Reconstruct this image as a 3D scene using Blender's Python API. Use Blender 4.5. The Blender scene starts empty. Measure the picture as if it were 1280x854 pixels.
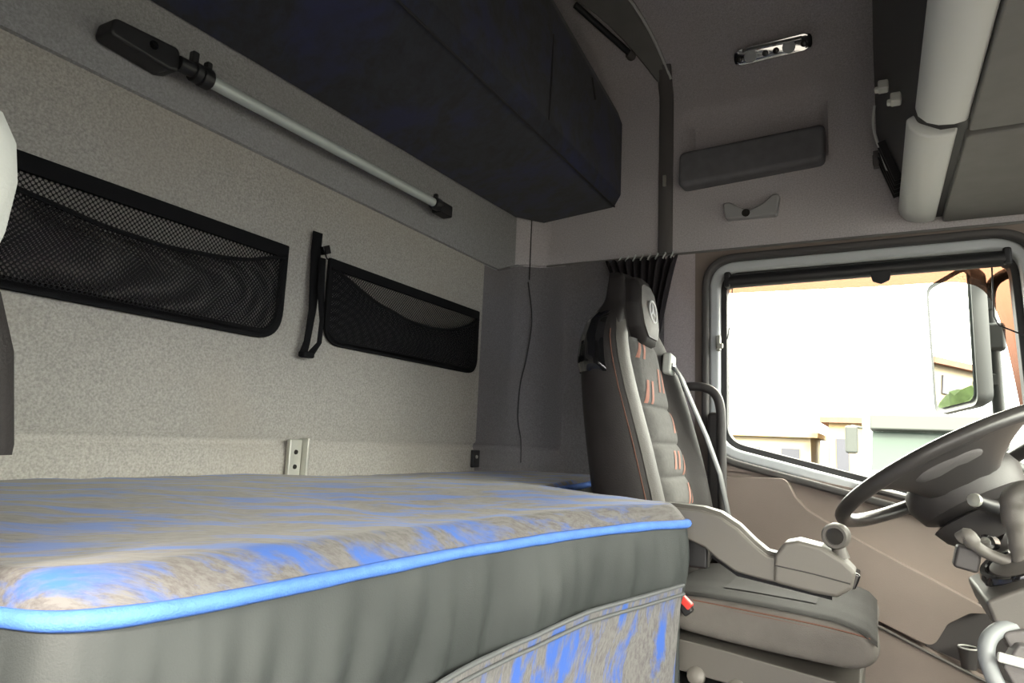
import bpy, bmesh, math, random
from mathutils import Vector, Matrix, noise as mnoise

random.seed(7)
scene = bpy.context.scene
COL = scene.collection
R = math.radians
PI = math.pi

# ------------------------------------------------------------------ materials
def new_mat(name):
    m = bpy.data.materials.new(name)
    m.use_nodes = True
    nt = m.node_tree
    return m, nt, nt.nodes['Principled BSDF']

def link(nt, a, b):
    nt.links.new(a, b)

def mat(name, col, rough=0.6, metal=0.0, var=0.0, vscale=8.0, bump=0.0, bscale=300.0,
        spec=0.5, coat=0.0, stain=None, sheen=0.0):
    m, nt, p = new_mat(name)
    p.inputs['Base Color'].default_value = (*col, 1)
    p.inputs['Roughness'].default_value = rough
    p.inputs['Metallic'].default_value = metal
    p.inputs['Specular IOR Level'].default_value = spec
    p.inputs['Coat Weight'].default_value = coat
    p.inputs['Sheen Weight'].default_value = sheen
    tc = nt.nodes.new('ShaderNodeTexCoord')
    src = None
    if var > 0:
        n = nt.nodes.new('ShaderNodeTexNoise'); n.inputs['Scale'].default_value = vscale
        n.inputs['Detail'].default_value = 5
        link(nt, tc.outputs['Object'], n.inputs['Vector'])
        r = nt.nodes.new('ShaderNodeValToRGB')
        r.color_ramp.elements[0].position = 0.3; r.color_ramp.elements[1].position = 0.7
        r.color_ramp.elements[0].color = (*[c * (1 - var) for c in col], 1)
        r.color_ramp.elements[1].color = (*[min(1, c * (1 + var)) for c in col], 1)
        link(nt, n.outputs['Fac'], r.inputs['Fac'])
        src = r.outputs['Color']
    if stain:
        scol, sscale, lo, hi = stain
        n2 = nt.nodes.new('ShaderNodeTexNoise'); n2.inputs['Scale'].default_value = sscale
        n2.inputs['Detail'].default_value = 4
        link(nt, tc.outputs['Object'], n2.inputs['Vector'])
        r2 = nt.nodes.new('ShaderNodeValToRGB')
        r2.color_ramp.elements[0].position = lo; r2.color_ramp.elements[1].position = hi
        link(nt, n2.outputs['Fac'], r2.inputs['Fac'])
        mx = nt.nodes.new('ShaderNodeMixRGB')
        link(nt, r2.outputs['Color'], mx.inputs['Fac'])
        if src is not None: link(nt, src, mx.inputs['Color1'])
        else: mx.inputs['Color1'].default_value = (*col, 1)
        mx.inputs['Color2'].default_value = (*scol, 1)
        src = mx.outputs['Color']
    if src is not None:
        link(nt, src, p.inputs['Base Color'])
    if bump > 0:
        b = nt.nodes.new('ShaderNodeTexNoise'); b.inputs['Scale'].default_value = bscale
        b.inputs['Detail'].default_value = 3
        link(nt, tc.outputs['Object'], b.inputs['Vector'])
        bp = nt.nodes.new('ShaderNodeBump'); bp.inputs['Strength'].default_value = bump
        bp.inputs['Distance'].default_value = 0.002
        link(nt, b.outputs['Fac'], bp.inputs['Height'])
        link(nt, bp.outputs['Normal'], p.inputs['Normal'])
    return m

def felt(name, col, speck=0.25, stain=None):
    """felted headliner cloth: fine speckle, soft bump"""
    m, nt, p = new_mat(name)
    p.inputs['Roughness'].default_value = 0.95
    p.inputs['Specular IOR Level'].default_value = 0.1
    tc = nt.nodes.new('ShaderNodeTexCoord')
    n = nt.nodes.new('ShaderNodeTexNoise'); n.inputs['Scale'].default_value = 230
    n.inputs['Detail'].default_value = 4; n.inputs['Roughness'].default_value = 0.7
    link(nt, tc.outputs['Object'], n.inputs['Vector'])
    r = nt.nodes.new('ShaderNodeValToRGB')
    r.color_ramp.elements[0].position = 0.33; r.color_ramp.elements[1].position = 0.68
    r.color_ramp.elements[0].color = (*[c * (1 - speck) for c in col], 1)
    r.color_ramp.elements[1].color = (*[c * (1 + speck) for c in col], 1)
    link(nt, n.outputs['Fac'], r.inputs['Fac'])
    src = r.outputs['Color']
    n2 = nt.nodes.new('ShaderNodeTexNoise'); n2.inputs['Scale'].default_value = 3.5
    n2.inputs['Detail'].default_value = 5
    link(nt, tc.outputs['Object'], n2.inputs['Vector'])
    r2 = nt.nodes.new('ShaderNodeValToRGB')
    r2.color_ramp.elements[0].position = 0.5; r2.color_ramp.elements[1].position = 0.8
    r2.color_ramp.elements[1].color = (0.55, 0.55, 0.55, 1)
    link(nt, n2.outputs['Fac'], r2.inputs['Fac'])
    mx = nt.nodes.new('ShaderNodeMixRGB')
    link(nt, r2.outputs['Color'], mx.inputs['Fac'])
    link(nt, src, mx.inputs['Color1'])
    sc_ = stain or (col[0] * 0.98, col[1] * 0.88, col[2] * 0.78)
    mx.inputs['Color2'].default_value = (*sc_, 1)
    link(nt, mx.outputs['Color'], p.inputs['Base Color'])
    bp = nt.nodes.new('ShaderNodeBump'); bp.inputs['Strength'].default_value = 0.35
    bp.inputs['Distance'].default_value = 0.002
    link(nt, n.outputs['Fac'], bp.inputs['Height'])
    link(nt, bp.outputs['Normal'], p.inputs['Normal'])
    return m

def brushed_fabric(name, rot, scale, base, dark, blue, lo, hi, fine=1.0):
    """woven upholstery: grey ground with streaky brush strokes of blue"""
    m, nt, p = new_mat(name)
    p.inputs['Roughness'].default_value = 0.9
    p.inputs['Specular IOR Level'].default_value = 0.15
    p.inputs['Sheen Weight'].default_value = 0.15
    tc = nt.nodes.new('ShaderNodeTexCoord')
    # gentle warp so that strokes curl
    w = nt.nodes.new('ShaderNodeTexNoise'); w.inputs['Scale'].default_value = 3.2
    w.inputs['Detail'].default_value = 2
    link(nt, tc.outputs['Object'], w.inputs['Vector'])
    wm = nt.nodes.new('ShaderNodeVectorMath'); wm.operation = 'MULTIPLY_ADD'
    wm.inputs[1].default_value = (0.16, 0.16, 0.16)
    link(nt, w.outputs['Color'], wm.inputs[0]); link(nt, tc.outputs['Object'], wm.inputs[2])
    mp = nt.nodes.new('ShaderNodeMapping')
    mp.inputs['Rotation'].default_value = rot
    mp2 = nt.nodes.new('ShaderNodeVectorMath'); mp2.operation = 'MULTIPLY'
    mp2.inputs[1].default_value = scale
    link(nt, wm.outputs['Vector'], mp.inputs['Vector'])
    link(nt, mp.outputs['Vector'], mp2.inputs[0])
    # blue strokes
    n = nt.nodes.new('ShaderNodeTexNoise'); n.inputs['Scale'].default_value = 1.0
    n.inputs['Detail'].default_value = 6; n.inputs['Roughness'].default_value = 0.62
    link(nt, mp2.outputs['Vector'], n.inputs['Vector'])
    r = nt.nodes.new('ShaderNodeValToRGB')
    r.color_ramp.elements[0].position = lo; r.color_ramp.elements[1].position = hi
    link(nt, n.outputs['Fac'], r.inputs['Fac'])
    # dark fibres
    f = nt.nodes.new('ShaderNodeTexNoise'); f.inputs['Scale'].default_value = 4.0 * fine
    f.inputs['Detail'].default_value = 6; f.inputs['Roughness'].default_value = 0.75
    link(nt, mp2.outputs['Vector'], f.inputs['Vector'])
    fr = nt.nodes.new('ShaderNodeValToRGB')
    fr.color_ramp.elements[0].position = 0.36; fr.color_ramp.elements[1].position = 0.58
    fr.color_ramp.elements[0].color = (*dark, 1); fr.color_ramp.elements[1].color = (*base, 1)
    link(nt, f.outputs['Fac'], fr.inputs['Fac'])
    mx = nt.nodes.new('ShaderNodeMixRGB')
    link(nt, r.outputs['Color'], mx.inputs['Fac'])
    link(nt, fr.outputs['Color'], mx.inputs['Color1'])
    mx.inputs['Color2'].default_value = (*blue, 1)
    link(nt, mx.outputs['Color'], p.inputs['Base Color'])
    bp = nt.nodes.new('ShaderNodeBump'); bp.inputs['Strength'].default_value = 0.25
    bp.inputs['Distance'].default_value = 0.002
    link(nt, f.outputs['Fac'], bp.inputs['Height'])
    link(nt, bp.outputs['Normal'], p.inputs['Normal'])
    return m

def net_mat(name, pitch, hole, col):
    """knitted net: round holes on a staggered lattice in the y,z plane"""
    m, nt, p = new_mat(name)
    p.inputs['Base Color'].default_value = (*col, 1)
    p.inputs['Roughness'].default_value = 0.8; p.inputs['Specular IOR Level'].default_value = 0.15
    out = nt.nodes['Material Output']
    tc = nt.nodes.new('ShaderNodeTexCoord')
    ds = []
    for off in (0.0, 0.5):
        s = nt.nodes.new('ShaderNodeVectorMath'); s.operation = 'MULTIPLY_ADD'
        s.inputs[1].default_value = (0, 1 / pitch, 1 / (pitch * 1.1))
        s.inputs[2].default_value = (0.5, off, off)
        link(nt, tc.outputs['Object'], s.inputs[0])
        fr = nt.nodes.new('ShaderNodeVectorMath'); fr.operation = 'FRACTION'
        link(nt, s.outputs['Vector'], fr.inputs[0])
        sb = nt.nodes.new('ShaderNodeVectorMath'); sb.operation = 'SUBTRACT'
        sb.inputs[1].default_value = (0.5, 0.5, 0.5)
        link(nt, fr.outputs['Vector'], sb.inputs[0])
        ln = nt.nodes.new('ShaderNodeVectorMath'); ln.operation = 'LENGTH'
        link(nt, sb.outputs['Vector'], ln.inputs[0])
        ds.append(ln.outputs['Value'])
    mn = nt.nodes.new('ShaderNodeMath'); mn.operation = 'MINIMUM'
    link(nt, ds[0], mn.inputs[0]); link(nt, ds[1], mn.inputs[1])
    lt = nt.nodes.new('ShaderNodeMath'); lt.operation = 'LESS_THAN'
    lt.inputs[1].default_value = hole
    link(nt, mn.outputs['Value'], lt.inputs[0])
    tr = nt.nodes.new('ShaderNodeBsdfTransparent')
    mx = nt.nodes.new('ShaderNodeMixShader')
    link(nt, lt.outputs['Value'], mx.inputs['Fac'])
    link(nt, p.outputs['BSDF'], mx.inputs[1]); link(nt, tr.outputs['BSDF'], mx.inputs[2])
    link(nt, mx.outputs['Shader'], out.inputs['Surface'])
    return m

def glass_mat(name, tint, gloss=0.06, diff=0.0, dcol=(1, 1, 1)):
    m, nt, p = new_mat(name)
    out = nt.nodes['Material Output']
    nt.nodes.remove(p)
    tr = nt.nodes.new('ShaderNodeBsdfTransparent'); tr.inputs['Color'].default_value = (*tint, 1)
    gl = nt.nodes.new('ShaderNodeBsdfGlossy'); gl.inputs['Roughness'].default_value = 0.02
    mx = nt.nodes.new('ShaderNodeMixShader'); mx.inputs['Fac'].default_value = gloss
    link(nt, tr.outputs['BSDF'], mx.inputs[1]); link(nt, gl.outputs['BSDF'], mx.inputs[2])
    last = mx.outputs['Shader']
    if diff > 0:
        d = nt.nodes.new('ShaderNodeBsdfTranslucent'); d.inputs['Color'].default_value = (*dcol, 1)
        m2 = nt.nodes.new('ShaderNodeMixShader'); m2.inputs['Fac'].default_value = diff
        link(nt, last, m2.inputs[1]); link(nt, d.outputs['BSDF'], m2.inputs[2])
        last = m2.outputs['Shader']
    link(nt, last, out.inputs['Surface'])
    return m

M = {}
M['felt_rear'] = felt('felt_rear', (0.375, 0.359, 0.332), 0.26, (0.37, 0.335, 0.29))
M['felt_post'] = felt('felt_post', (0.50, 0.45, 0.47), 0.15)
M['felt_upper_shade'] = felt('felt_upper_shade', (0.295, 0.295, 0.305), 0.25, (0.29, 0.283, 0.287))  # rear felt copy, darker and cooler for shade on the upper wall
M['felt_corner_shade'] = felt('felt_corner_shade', (0.195, 0.188, 0.20), 0.22)  # felt copy with the corner shade behind the driver seat in its colour
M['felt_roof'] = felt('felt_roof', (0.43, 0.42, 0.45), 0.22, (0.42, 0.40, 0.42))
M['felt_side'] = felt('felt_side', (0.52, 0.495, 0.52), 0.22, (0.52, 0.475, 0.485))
M['door_plastic'] = mat('door_plastic', (0.235, 0.190, 0.168), 0.55, var=0.08, vscale=5, bump=0.25, bscale=500)
M['door_dark'] = mat('door_dark', (0.05, 0.045, 0.045), 0.65, bump=0.2, bscale=500)
M['trim_grey'] = mat('trim_grey', (0.115, 0.108, 0.108), 0.55, bump=0.15, bscale=500)
M['pad_grey'] = mat('pad_grey', (0.15, 0.15, 0.165), 0.8, var=0.1, vscale=30, bump=0.2, bscale=600)
M['light_trim'] = mat('light_trim', (0.68, 0.70, 0.69), 0.5, bump=0.1, bscale=500)
M['panel_grey'] = mat('panel_grey', (0.185, 0.182, 0.178), 0.7, var=0.05, vscale=20, bump=0.15, bscale=700)
M['console_dark'] = mat('console_dark', (0.035, 0.035, 0.038), 0.55, bump=0.1, bscale=500)
M['rubber'] = mat('rubber', (0.022, 0.022, 0.023), 0.6, bump=0.1, bscale=300)
M['seal_grey'] = mat('seal_grey', (0.075, 0.07, 0.07), 0.6)
M['frame_light'] = mat('frame_light', (0.55, 0.58, 0.61), 0.45)
M['black_plastic'] = mat('black_plastic', (0.016, 0.016, 0.018), 0.45, bump=0.08, bscale=600)
M['gloss_black'] = mat('gloss_black', (0.008, 0.008, 0.009), 0.08, coat=0.6)
M['dark_plastic'] = mat('dark_plastic', (0.05, 0.046, 0.046), 0.5, bump=0.12, bscale=600)
M['mid_plastic'] = mat('mid_plastic', (0.090, 0.083, 0.076), 0.5, bump=0.12, bscale=600)
M['arm_plastic'] = mat('arm_plastic', (0.125, 0.116, 0.105), 0.45, bump=0.1, bscale=600)
M['wheel_skin'] = mat('wheel_skin', (0.050, 0.046, 0.045), 0.32, bump=0.15, bscale=700)
M['alu'] = mat('alu', (0.55, 0.60, 0.59), 0.42, metal=0.25, var=0.04, vscale=20)
M['chrome'] = mat('chrome', (0.75, 0.76, 0.78), 0.12, metal=1.0)
M['steel'] = mat('steel', (0.52, 0.52, 0.47), 0.45, metal=0.6, var=0.1, vscale=30)
M['silver_emblem'] = mat('silver_emblem', (0.92, 0.93, 0.93), 0.5)
M['black_web'] = mat('black_web', (0.008, 0.008, 0.009), 0.9, spec=0.15, bump=0.3, bscale=900)
M['belt_web'] = mat('belt_web', (0.10, 0.104, 0.11), 0.6, bump=0.3, bscale=900)
M['seat_leather'] = mat('seat_leather', (0.024, 0.021, 0.021), 0.58, spec=0.18, var=0.12, vscale=12, bump=0.25, bscale=350)
M['seat_edge'] = mat('seat_edge', (0.058, 0.053, 0.049), 0.55, spec=0.3, bump=0.25, bscale=350)
M['seat_cloth'] = mat('seat_cloth', (0.095, 0.092, 0.089), 0.85, var=0.12, vscale=90, bump=0.4, bscale=700)
M['cushion_cloth'] = mat('cushion_cloth', (0.115, 0.106, 0.099), 0.75, spec=0.25, var=0.12, vscale=14, bump=0.35, bscale=500)
M['cushion_shade'] = mat('cushion_shade', (0.014, 0.0125, 0.0125), 0.75, spec=0.2, var=0.12, vscale=14, bump=0.35, bscale=500)  # cushion cloth darkened for the shade of armrest and roof
M['cushion_mid'] = mat('cushion_mid', (0.028, 0.026, 0.027), 0.75, spec=0.2, bump=0.35, bscale=500)  # panel cloth, darkened along with the shaded cushion top
M['orange_weave'] = mat('orange_weave', (0.34, 0.145, 0.105), 0.8, bump=0.4, bscale=900)
M['stitch'] = mat('stitch', (0.13, 0.058, 0.04), 0.9)
M['red_plastic'] = mat('red_plastic', (0.7, 0.06, 0.05), 0.35)
M['curtain_cloth'] = mat('curtain_cloth', (0.020, 0.016, 0.020), 0.9, bump=0.3, bscale=500)
M['skirt'] = mat('skirt_fabric', (0.038, 0.0425, 0.043), 0.6, spec=0.3, var=0.07, vscale=6, bump=0.2, bscale=500)
M['piping'] = mat('piping_blue', (0.065, 0.17, 0.56), 0.75, var=0.10, vscale=60, bump=0.5, bscale=400)
M['piping_grey'] = mat('piping_grey', (0.085, 0.09, 0.095), 0.7, bump=0.3, bscale=500)
GB = (0.140, 0.133, 0.131); GD = (0.088, 0.081, 0.079); BL = (0.040, 0.105, 0.36)
M['matt_top'] = brushed_fabric('mattress_weave', (0, 0, R(-57)), (6.5, 32.0, 18.0), GB, GD, BL, 0.465, 0.63, 1.6)
M['flap_weave'] = brushed_fabric('flap_weave', (R(10), 0, 0), (20.0, 32.0, 8.0), (0.15, 0.145, 0.145), (0.09, 0.086, 0.09), (0.04, 0.10, 0.36), 0.49, 0.62, 1.8)
M['bunk_cloth'] = brushed_fabric('bunk_weave', (0, 0, R(30)), (4.0, 7.0, 6.0), (0.034, 0.038, 0.052),
                                 (0.025, 0.026, 0.034), (0.028, 0.032, 0.085), 0.48, 0.68, 1.0)
M['bunk_edge'] = mat('bunk_edge', (0.02, 0.02, 0.025), 0.8)
M['net_back'] = net_mat('net_back', 0.0088, 0.29, (0.008, 0.008, 0.009))
M['net_front'] = net_mat('net_front', 0.0080, 0.28, (0.008, 0.008, 0.009))
M['net_dense'] = net_mat('net_dense', 0.0058, 0.15, (0.007, 0.007, 0.008))
M['floor'] = mat('floor_mat', (0.03, 0.03, 0.03), 0.8, bump=0.3, bscale=200)
M['glass'] = glass_mat('window_glass', (0.94, 0.97, 0.96), 0.0)
M['deflector'] = glass_mat('deflector_acrylic', (0.315, 0.215, 0.17), 0.02)
M['mirror'] = mat('mirror_glass', (0.9, 0.9, 0.9), 0.0, metal=1.0)
M['mirror_shell'] = mat('mirror_shell', (0.028, 0.034, 0.034), 0.5)
M['lens_dark'] = mat('lens_dark', (0.03, 0.028, 0.026), 0.15)
M['cover_light'] = mat('cover_light', (0.52, 0.53, 0.50), 0.7, bump=0.2, bscale=300)
M['white_paint'] = mat('white_paint', (0.8, 0.8, 0.8), 0.4)
M['truck_glass'] = mat('truck_glass', (0.052, 0.070, 0.060), 0.25, spec=0.15)
M['grey_paint'] = mat('grey_paint', (0.046, 0.050, 0.047), 0.6, spec=0.2)
M['yellow_wall'] = mat('yellow_wall', (0.29, 0.21, 0.115), 0.9, spec=0.1, var=0.1, vscale=0.5)
M['cream_wall'] = mat('cream_wall', (0.24, 0.20, 0.14), 0.9, spec=0.1, var=0.08, vscale=0.4)
M['red_tile'] = mat('red_tile', (0.17, 0.09, 0.065), 0.9, spec=0.1, var=0.15, vscale=2)
M['dark_glass'] = mat('dark_glass', (0.05, 0.05, 0.06), 0.2)
M['leaf'] = mat('leaf', (0.022, 0.034, 0.012), 0.9, spec=0.1, var=0.3, vscale=3)
M['bark'] = mat('bark', (0.10, 0.07, 0.05), 0.9, var=0.2, vscale=10)
M['asphalt'] = mat('asphalt', (0.020, 0.018, 0.0155), 0.9, var=0.1, vscale=0.6, bump=0.2, bscale=50)

# ------------------------------------------------------------------ mesh builder
class MB:
    def __init__(s):
        s.v = []; s.f = []
    def add(s, vs, fs):
        k = len(s.v)
        s.v += [Vector(v) for v in vs]
        s.f += [tuple(i + k for i in f) for f in fs]
        return s
    def box(s, c, d, rot=None):
        vs = [Vector((x * d[0] / 2, y * d[1] / 2, z * d[2] / 2)) for x in (-1, 1) for y in (-1, 1) for z in (-1, 1)]
        if rot is not None: vs = [rot @ v for v in vs]
        c = Vector(c)
        return s.add([v + c for v in vs], [(0, 1, 3, 2), (4, 6, 7, 5), (0, 4, 5, 1), (2, 3, 7, 6), (0, 2, 6, 4), (1, 5, 7, 3)])
    def span(s, a, b):
        return s.box([(p + q) / 2 for p, q in zip(a, b)], [abs(q - p) for p, q in zip(a, b)])
    def loft(s, secs, cap=True, closed=True):
        n = len(secs[0]); vs = [p for q in secs for p in q]; fs = []
        for i in range(len(secs) - 1):
            for j in range(n if closed else n - 1):
                a = i * n + j; b = i * n + (j + 1) % n
                fs.append((a, b, b + n, a + n))
        if cap and closed:
            fs.append(tuple(range(n - 1, -1, -1)))
            o = (len(secs) - 1) * n
            fs.append(tuple(range(o, o + n)))
        return s.add(vs, fs)
    def tube(s, pts, r, n=10, closed=False, flat=1.0, updir=None, cap=True):
        P = [Vector(p) for p in pts]; N = len(P)
        rs = r if isinstance(r, (list, tuple)) else [r] * N
        up = None; secs = []
        for i, p in enumerate(P):
            if closed: t = (P[(i + 1) % N] - P[i - 1])
            else: t = (P[min(i + 1, N - 1)] - P[max(i - 1, 0)])
            t.normalize()
            if updir is not None: up = Vector(updir)
            elif up is None:
                up = Vector((0, 0, 1)) if abs(t.z) < 0.9 else Vector((1, 0, 0))
            up = up - t * up.dot(t); up.normalize()
            sd = t.cross(up)
            secs.append([p + (up * math.sin(2 * PI * k / n) * flat + sd * math.cos(2 * PI * k / n)) * rs[i] for k in range(n)])
        if closed: secs.append(secs[0])
        return s.loft(secs, cap=cap and not closed)
    def prism(s, pts, plane, a, b):
        def P(p, t):
            return {'xz': (p[0], t, p[1]), 'xy': (p[0], p[1], t), 'yz': (t, p[0], p[1])}[plane]
        return s.loft([[P(p, a) for p in pts], [P(p, b) for p in pts]])
    def ring(s, outer, inner, plane, a, b):
        def P(p, t):
            return {'xz': (p[0], t, p[1]), 'xy': (p[0], p[1], t), 'yz': (t, p[0], p[1])}[plane]
        n = len(outer); vs = []
        for t in (a, b):
            vs += [P(p, t) for p in outer] + [P(p, t) for p in inner]
        fs = []
        for j in range(n):
            k = (j + 1) % n
            fs += [(j, k, n + k, n + j), (2 * n + j, 3 * n + j, 3 * n + k, 2 * n + k),
                   (j, 2 * n + j, 2 * n + k, k), (n + j, n + k, 3 * n + k, 3 * n + j)]
        return s.add(vs, fs)
    def grid(s, fn, nu, nv):
        vs = [fn(i / nu, j / nv) for i in range(nu + 1) for j in range(nv + 1)]
        fs = [(i * (nv + 1) + j, (i + 1) * (nv + 1) + j, (i + 1) * (nv + 1) + j + 1, i * (nv + 1) + j + 1)
              for i in range(nu) for j in range(nv)]
        return s.add(vs, fs)
    def lathe(s, c, axis, prof, n=20):
        ax = Vector(axis).normalized()
        u = Vector((0, 0, 1)) if abs(ax.z) < 0.9 else Vector((1, 0, 0))
        u = (u - ax * u.dot(ax)).normalized(); w = ax.cross(u); c = Vector(c)
        return s.loft([[c + ax * h + (u * math.cos(2 * PI * k / n) + w * math.sin(2 * PI * k / n)) * r for k in range(n)] for r, h in prof])

def rpoly(corners, radii, seg=8):
    """rounded polygon"""
    out = []; n = len(corners)
    for i in range(n):
        p = Vector(corners[i]); a = Vector(corners[i - 1]); b = Vector(corners[(i + 1) % n])
        r = radii[i] if isinstance(radii, (list, tuple)) else radii
        da = (a - p).normalized(); db = (b - p).normalized()
        if r <= 0:
            out += [p.copy() for _ in range(seg + 1)] if False else [p.copy()]
            continue
        ang = da.angle(db); d = r / math.tan(ang / 2)
        d = min(d, (a - p).length * 0.49, (b - p).length * 0.49)
        p0 = p + da * d; p1 = p + db * d
        for k in range(seg + 1):
            t = k / seg
            q = p0 * (1 - t) ** 2 + p * 2 * t * (1 - t) + p1 * t * t
            out.append(q)
    return [(q.x, q.y) for q in out]

def offs(corners, d):
    """offset polygon corners outward (CCW or CW handled by area sign)"""
    n = len(corners); A = sum(corners[i - 1][0] * corners[i][1] - corners[i][0] * corners[i - 1][1] for i in range(n))
    sg = 1 if A > 0 else -1; res = []
    for i in range(n):
        p = Vector(corners[i]); a = Vector(corners[i - 1]); b = Vector(corners[(i + 1) % n])
        e1 = (p - a).normalized(); e2 = (b - p).normalized()
        n1 = Vector((e1.y, -e1.x)) * sg; n2 = Vector((e2.y, -e2.x)) * sg
        m = (n1 + n2); m = m / m.dot(n1)
        q = p + m * d; res.append((q.x, q.y))
    return res

def catmull(pts, k=8, closed=False):
    P = [Vector(p) for p in pts]; n = len(P); out = []
    rng = range(n) if closed else range(n - 1)
    for i in rng:
        p0 = P[i - 1] if (i > 0 or closed) else P[0]
        p1 = P[i]; p2 = P[(i + 1) % n]
        p3 = P[(i + 2) % n] if (i + 2 < n or closed) else P[-1]
        for j in range(k):
            t = j / k
            out.append(0.5 * ((2 * p1) + (p2 - p0) * t + (2 * p0 - 5 * p1 + 4 * p2 - p3) * t * t + (3 * p1 - p0 - 3 * p2 + p3) * t ** 3))
    if not closed: out.append(P[-1])
    return out

# ------------------------------------------------------------------ objects
def root_loc(o):
    v = Vector((0, 0, 0))
    while o is not None:
        v += o.location; o = o.parent
    return v

def make(name, mb, m, parent=None, origin=None, bev=0.0, seg=2, sub=0, smooth=True, ang=38, solid=0.0):
    loc = root_loc(parent) if parent is not None else Vector(origin or (0, 0, 0))
    me = bpy.data.meshes.new(name)
    me.from_pydata([tuple(v - loc) for v in mb.v], [], mb.f)
    me.validate()
    bm = bmesh.new(); bm.from_mesh(me)
    bmesh.ops.recalc_face_normals(bm, faces=bm.faces[:])
    bm.to_mesh(me); bm.free()
    o = bpy.data.objects.new(name, me)
    COL.objects.link(o)
    me.materials.append(m)
    if smooth:
        for p in me.polygons: p.use_smooth = True
        if not bev and not sub: me.set_sharp_from_angle(angle=R(ang))
    if solid:
        md = o.modifiers.new('thick', 'SOLIDIFY'); md.thickness = solid; md.offset = 0
    if bev:
        md = o.modifiers.new('bevel', 'BEVEL'); md.width = bev; md.segments = seg
        md.limit_method = 'ANGLE'; md.angle_limit = R(35); md.harden_normals = smooth
    if sub:
        md = o.modifiers.new('sub', 'SUBSURF'); md.levels = sub; md.render_levels = sub
    if parent is not None: o.parent = parent
    else: o.location = loc
    return o

def thing(name, label, cat, loc, group=None):
    o = bpy.data.objects.new(name, None); COL.objects.link(o)
    o.empty_display_size = 0.1
    o.location = loc; o['label'] = label; o['category'] = cat
    if group: o['group'] = group
    return o

def solo(name, mb, m, label, cat, group=None, **kw):
    lo = [min(v[i] for v in mb.v) for i in range(3)]; hi = [max(v[i] for v in mb.v) for i in range(3)]
    o = make(name, mb, m, origin=((lo[0] + hi[0]) / 2, (lo[1] + hi[1]) / 2, lo[2]), **kw)
    o['label'] = label; o['category'] = cat
    if group: o['group'] = group
    return o

def struct(name, mb, m, label=None, cat=None, **kw):
    o = make(name, mb, m, **kw)
    o['kind'] = 'structure'
    o['label'] = label or name
    o['category'] = cat or 'structure'
    return o

# ------------------------------------------------------------------ layout numbers (metres)
YW = 2.20      # driver side wall
XR = -1.151    # rear wall
YP = -0.37     # passenger side wall
XF = 1.15      # front
ZC = 2.46      # ceiling
ZS = 1.595     # seam between lower and upper linings
TH = 0.03

# ------------------------------------------------------------------ setting
# floor
struct('floor', MB().span((XR - 0.05, YP - 0.05, -0.06), (XF + 0.05, YW + 0.05, 0.0)), M['floor'],
       'dark rubber cab floor under the seat and bunk', 'floor', smooth=False)

# rear wall: a vertical profile swept along a plan path that turns the corner to the driver side
def rear_path():
    pts = []
    n = 26
    for i in range(n + 1):
        y = YP + (2.09 - YP) * i / n
        pts.append(((XR, y), (1, 0)))
    for k in range(1, 9):
        a = (PI / 2) * k / 8
        pts.append(((XR + 0.11 * (1 - math.cos(a)), 2.09 + 0.11 * math.sin(a)), (math.cos(a), -math.sin(a))))
    pts.append(((-0.98, YW), (0, -1)))
    return pts
prof = [(0.0, 0.0), (0.5, 0.0), (0.86, 0.0), (0.905, 0.0), (0.914, -0.008), (0.922, -0.011), (0.930, -0.008), (0.938, 0.0), (1.1, 0.0),
        (1.3, 0.0), (1.45, 0.0), (1.531, 0.0), (1.5335, -0.006), (1.5365, -0.006), (1.539, 0.001), (1.60, 0.001), (1.8, 0.0), (2.1, 0.0), (ZC, 0.0)]
secs = []
for (p, nrm) in rear_path():
    k = max(0, min(1, (p[1] - 1.97) / 0.20)); k = k * k * (3 - 2 * k) * 0.058
    secs.append([(p[0] + nrm[0] * d, p[1] + nrm[1] * d, z + (k if 1.4 < z < 1.7 else 0)) for z, d in prof])
mb = MB(); mb.loft(secs, cap=False, closed=False)
wr = struct('wall_rear', mb, M['felt_rear'], 'rear cab wall lined in speckled grey felt', 'wall', ang=50)
wr.data.materials.append(M['felt_upper_shade']); wr.data.materials.append(M['felt_corner_shade']); wr.data.materials.append(M['felt_side'])
for p in wr.data.polygons:  # faces above the seam and in the far corner get the shaded felt copies
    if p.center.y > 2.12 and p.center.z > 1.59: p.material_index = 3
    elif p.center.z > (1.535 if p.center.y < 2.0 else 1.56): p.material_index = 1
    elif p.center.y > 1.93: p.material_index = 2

# driver side wall: lower pillar part and upper headliner part that curves into the ceiling
def upper_prof():
    pts = [(YW, 2.14)]
    for k in range(1, 9):
        a = (PI / 2) * k / 8
        pts.append((YW - 0.30 * (1 - math.cos(a)), 2.14 + 0.32 * math.sin(a)))
    return pts
UP = upper_prof()
def recess(x, z):
    """shallow moulded niche above the grip pad"""
    def ss(a, b, t):
        t = max(0, min(1, (t - a) / (b - a))); return t * t * (3 - 2 * t)
    fx = ss(-0.550, -0.532, x) * (1 - ss(-0.125, -0.110, x))
    fz = ss(1.86, 1.88, z) * (1 - ss(2.03, 2.12, z))
    return 0.048 * fx * fz
mb = MB()
xs = [-1.16 + i * (XF + 1.16) / 120 for i in range(121)]
zs = [ZS + i * (2.14 - ZS) / 36 for i in range(37)]
rows = []
for x in xs:
    col = []
    for z in zs: col.append((x, YW + recess(x, z), z))
    for (y, z) in UP[1:]: col.append((x, y, z))
    rows.append(col)
mb.loft(rows, cap=False, closed=False)
struct('wall_driver', mb, M['felt_side'], 'upper driver side wall lined in grey felt above the window', 'wall', ang=50)
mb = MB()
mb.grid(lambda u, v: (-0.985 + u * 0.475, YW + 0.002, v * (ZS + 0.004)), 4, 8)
struct('trim_1', mb, M['felt_corner_shade'], 'grey pillar lining behind the driver seat, coloured darker for shade', 'wall trim')
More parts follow.
